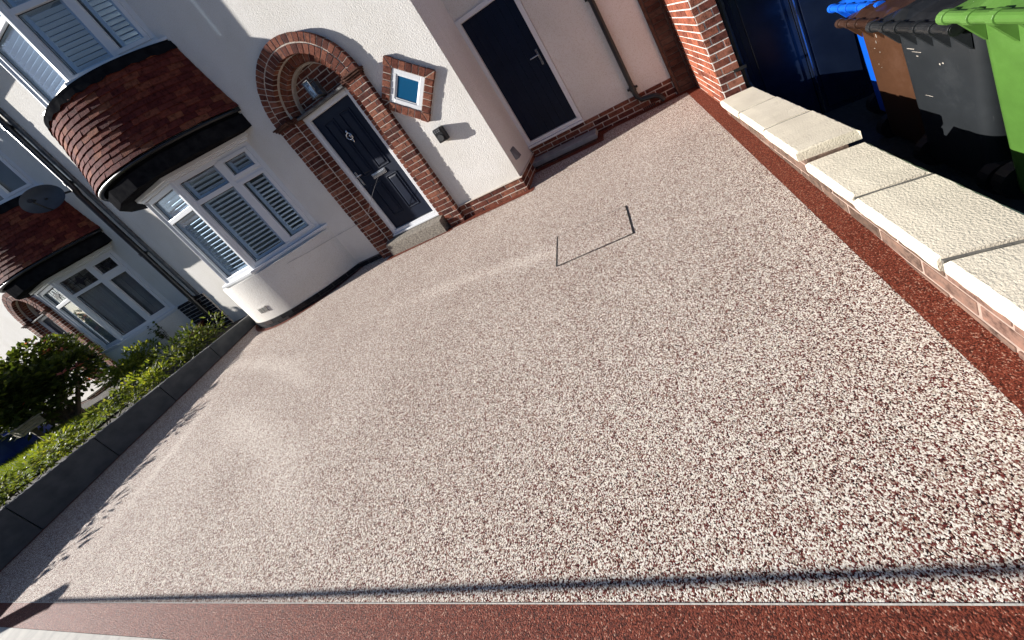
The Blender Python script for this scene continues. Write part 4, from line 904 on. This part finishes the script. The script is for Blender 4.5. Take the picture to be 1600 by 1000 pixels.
PL = [(-6.45, -0.75, .34, .42, LEAF_MID, "low green plant behind the slab wall nearest the bay"),
      (-6.5, -1.15, .34, .26, LEAF_MID, "leafy plant behind the slab wall, second from the bay"),
      (-6.9, -1.0, .42, .52, LEAF_DARK, "dark leaved plant between the slab wall and the terracotta pot"),
      (-6.5, -1.65, .36, .24, LEAF_LIME, "yellow green plant leaning over the second slab of the wall"),
      (-6.6, -2.10, .40, .28, LEAF_MID, "tangled plant with pale stems halfway along the slab wall"),
      (-6.45, -2.55, .36, .30, LEAF_LIME, "lime plant hanging over the middle of the slab wall"),
      (-6.6, -2.95, .42, .26, LEAF_MID, "loose green plant behind the slab wall near the street"),
      (-6.4, -3.35, .36, .28, LEAF_DARK, "dark plant at the street end of the slab wall"),
      (-7.4, -1.5, .45, .30, LEAF_LIME, "low lime plant at the edge of the lawn"),
      (-6.45, -3.8, .38, .34, LEAF_MID, "green plant beside the gate post")]
for i, (x, y, R_, H_, lm, lab) in enumerate(PL):
    bush("leafy_plant", lab, "plant", (x, y, lz(x, y)), R_, H_, 420, .085, .032, lm, 100 + i, 6, group="plants behind the slab wall")
def wispy(x, y, h, seed, label):
    rnd = random.Random(seed); root = thing("tall_stem_plant", label, "plant", (x, y, 0.08)); s_ = MB(); f = MB()
    for k in range(5):
        lean = Vector((rnd.uniform(-.16, .16), rnd.uniform(-.1, .06), 0)); pts = [Vector((x + rnd.uniform(-.05, .05), y, .05)) + lean * t * t + Vector((0, 0, h * rnd.uniform(.8, 1) * t)) for t in (0, .35, .7, 1)]
        s_.tube(pts, [.006, .005, .004, .002], 5)
        for q in range(16):
            t = rnd.uniform(.4, 1); p = pts[1] + (pts[3] - pts[1]) * t; leaf(f, p, Vector((rnd.uniform(-1, 1), rnd.uniform(-1, 1), rnd.uniform(-.2, 1))), .07, .04, rnd)
    s_.build("stem", STEM, root); f.build("foliage", LEAF_DARK, root)
wispy(-8.45, -0.42, 0.85, 7, "tall thin dark plant climbing beside the brick plinth of the left bay")
wispy(-9.15, -0.66, 0.62, 8, "short wispy dark plant against the curved wall of the left bay")
# lawn
lw_ = MB(); rnd = random.Random(9); LX0, LX1, LY0, LY1 = -14.5, -7.3, -4.1, -1.75
def inlawn(x, y): return LY0 < y < LY1 + 0.15 * (x + 7.3) * -.35 + 0.05
mbl = MB(); mbl.add([(LX0, LY0, lz(LX0, LY0) - .01), (LX1, LY0, lz(LX1, LY0) - .01), (LX1, LY1, lz(LX1, LY1) - .01), (LX0, LY1 + .4, lz(LX0, LY1) - .01)], [(0, 1, 2, 3)])
struct(mbl.build("lawn", tinted("turf", (0.05, 0.085, 0.018), (0.085, 0.13, 0.025), .9, 3, 60, .6, .02)))
for k in range(16000):
    x = LX0 + (LX1 - LX0) * rnd.random(); y = LY0 + (LY1 + .3 - LY0) * rnd.random()
    p = Vector((x, y, lz(x, y) - .012)); h = rnd.uniform(.04, .09); a = rnd.uniform(0, 2 * PI); s_ = Vector((math.cos(a), math.sin(a), 0)) * .005; b = Vector((rnd.uniform(-.03, .03), rnd.uniform(-.03, .03), h))
    lw_.add([p - s_, p + s_, p + b], [(0, 1, 2)])
g_ = lw_.build("grass", GRASS); g_['kind'] = 'stuff'; g_['label'] = "short sunlit grass of the lawn beyond the slab wall"
# pots, tub, crate
pt = thing("plant_pot", "terracotta pot lying on its side against the dark brick plinth", "pot", (-8.05, -0.32, 0.1))
m_ = MB(); prof = [(0.0, .0), (.075, 0), (.105, .2), (.125, .2), (.125, .25), (.105, .25), (.095, .2), (.07, .02), (.0, .02)]; seg = 28; vs = []
ax = Vector((0.75, 0.5, -0.02)).normalized(); e1 = ax.cross(Vector((0, 0, 1))).normalized(); e2 = e1.cross(ax); oc = Vector((-8.2, -0.25, 0.24))
for (r_k, h) in prof:
    for k in range(seg): a = 2 * PI * k / seg; vs.append(oc + ax * h * 1.3 + (e1 * math.cos(a) + e2 * math.sin(a)) * r_k * 1.3)
m_.add(vs, [(i * seg + k, i * seg + (k + 1) % seg, (i + 1) * seg + (k + 1) % seg, (i + 1) * seg + k) for i in range(len(prof) - 1) for k in range(seg)]); m_.build("pot", TERRACOTTA, pt, smooth=False)
m_ = MB(); m_.lathe([(.50, 0.0), (.56, .40), (.60, .41), (.60, .46), (.54, .46), (.48, .03), (0.001, .03)], (-12.15, -1.95), 32)
m_.v = [(x, y, z + lz(-12.15, -1.95)) for x, y, z in m_.v]
tag(m_.build("plastic_tub", plastic("deep_blue_plastic", (0.006, 0.03, 0.22), (0.008, 0.04, 0.26)), None, smooth=False, bevel=.006, base=(-12.15, -1.95, lz(-12.15, -1.95))), "deep blue plastic tub on the grass at the far left edge", "tub")
WOOD = tinted("weathered_wood", (.34, .28, .19), (.20, .16, .10), .85, 14, 60, .4)
bt = thing("bird_table", "small weathered wooden bird table on a short post below the large shrub", "bird table", (-10.25, -1.95, .1))
m_ = MB(); m_.box((-10.28, -1.98, .05), (-10.22, -1.92, .44)); m_.build("post", BARK, bt)
m_ = MB()
for k in range(3): m_.box((-10.42, -2.09, .442 + k * .05), (-10.08, -2.07, .485 + k * .05)); m_.box((-10.08, -2.07, .442 + k * .05), (-10.06, -1.81, .485 + k * .05)); m_.box((-10.42, -1.83, .442 + k * .05), (-10.08, -1.81, .485 + k * .05))
m_.box((-10.44, -2.11, .594), (-10.04, -1.79, .615)); m_.build("tray", WOOD, bt, bevel=.003)

# ------------------------------------------------------------------ the other side of the street (seen in the window panes)
def street_house(x, y, label, wallm):
    h = thing("terraced_house", label, "house", (x, y, -0.36), "houses across the street")
    m_ = MB(); wall_holes(m_, [x - 4.2, x + 4.2], [-0.4, 5.6], [(x - 3.2, x - 1.2, .9, 2.3), (x + .8, x + 1.8, -.35, 2.1), (x - 3.2, x - 1.2, 3.5, 4.8), (x + .8, x + 2.8, 3.5, 4.8)], y, y - .3); m_.box((x - 4.2, y - 7, -.4), (x + 4.2, y - 6.8, 5.6)); m_.box((x - 4.2, y - 6.8, -.4), (x - 4.0, y - .3, 5.6)); m_.box((x + 4.0, y - 6.8, -.4), (x + 4.2, y - .3, 5.6)); m_.build("wall", wallm, h)
    m_ = MB(); m_.add([(x - 4.4, y + .4, 5.5), (x + 4.4, y + .4, 5.5), (x + 4.4, y - 3.5, 8.6), (x - 4.4, y - 3.5, 8.6), (x - 4.4, y - 7.4, 5.5), (x + 4.4, y - 7.4, 5.5)], [(0, 1, 2, 3), (3, 2, 5, 4), (0, 3, 4), (1, 5, 2), (0, 4, 5, 1)]); m_.build("roof", ROOF, h)
    for (a, b, c, d) in ((x - 3.2, x - 1.2, .9, 2.3), (x - 3.2, x - 1.2, 3.5, 4.8), (x + .8, x + 2.8, 3.5, 4.8)):
        m_ = MB(); m_.box((a, y - .12, c), (b, y - .1, d)); pn = m_.build("window", NAVY_GLOSS, h)
        m_ = MB(); t = .07
        for q in ((a, a + t, c, d), (b - t, b, c, d), ((a + b - t) / 2, (a + b + t) / 2, c, d)): m_.box((q[0], y - .098, q[2]), (q[1], y - .05, q[3]))
        m_.build("frame", UPVC, pn)
    m_ = MB(); m_.box((x + .8, y - .12, -.36), (x + 1.8, y - .06, 2.1)); m_.build("door", NAVY, h)
for i, (hx_, wm_, lab) in enumerate(((-34, BRICK_BROWN, "first house from the left across the street"), (-25.2, BRICK, "second house from the left across the street"), (-16.4, PLASTER, "third house from the left across the street"), (-7.6, BRICK, "fourth house from the left across the street"), (1.2, BRICK_BROWN, "fifth house from the left across the street"), (10.0, BRICK, "sixth house from the left across the street"), (-42.8, BRICK, "brick house across the street, second past the far left gable"), (-51.6, PLASTER, "white house across the street, third past the far left gable"), (-60.4, BRICK, "brick house across the street, fourth past the far left gable"), (-69.2, BRICK_BROWN, "brown brick house across the street at its far left end"))):
    street_house(hx_, -21.0, lab, wm_)
street_house(-64, -6.5, "pale house added out of view to block low sky at the far left end of the street", PLASTER)  # added across the road to keep low sky glow out of the left bay's panes
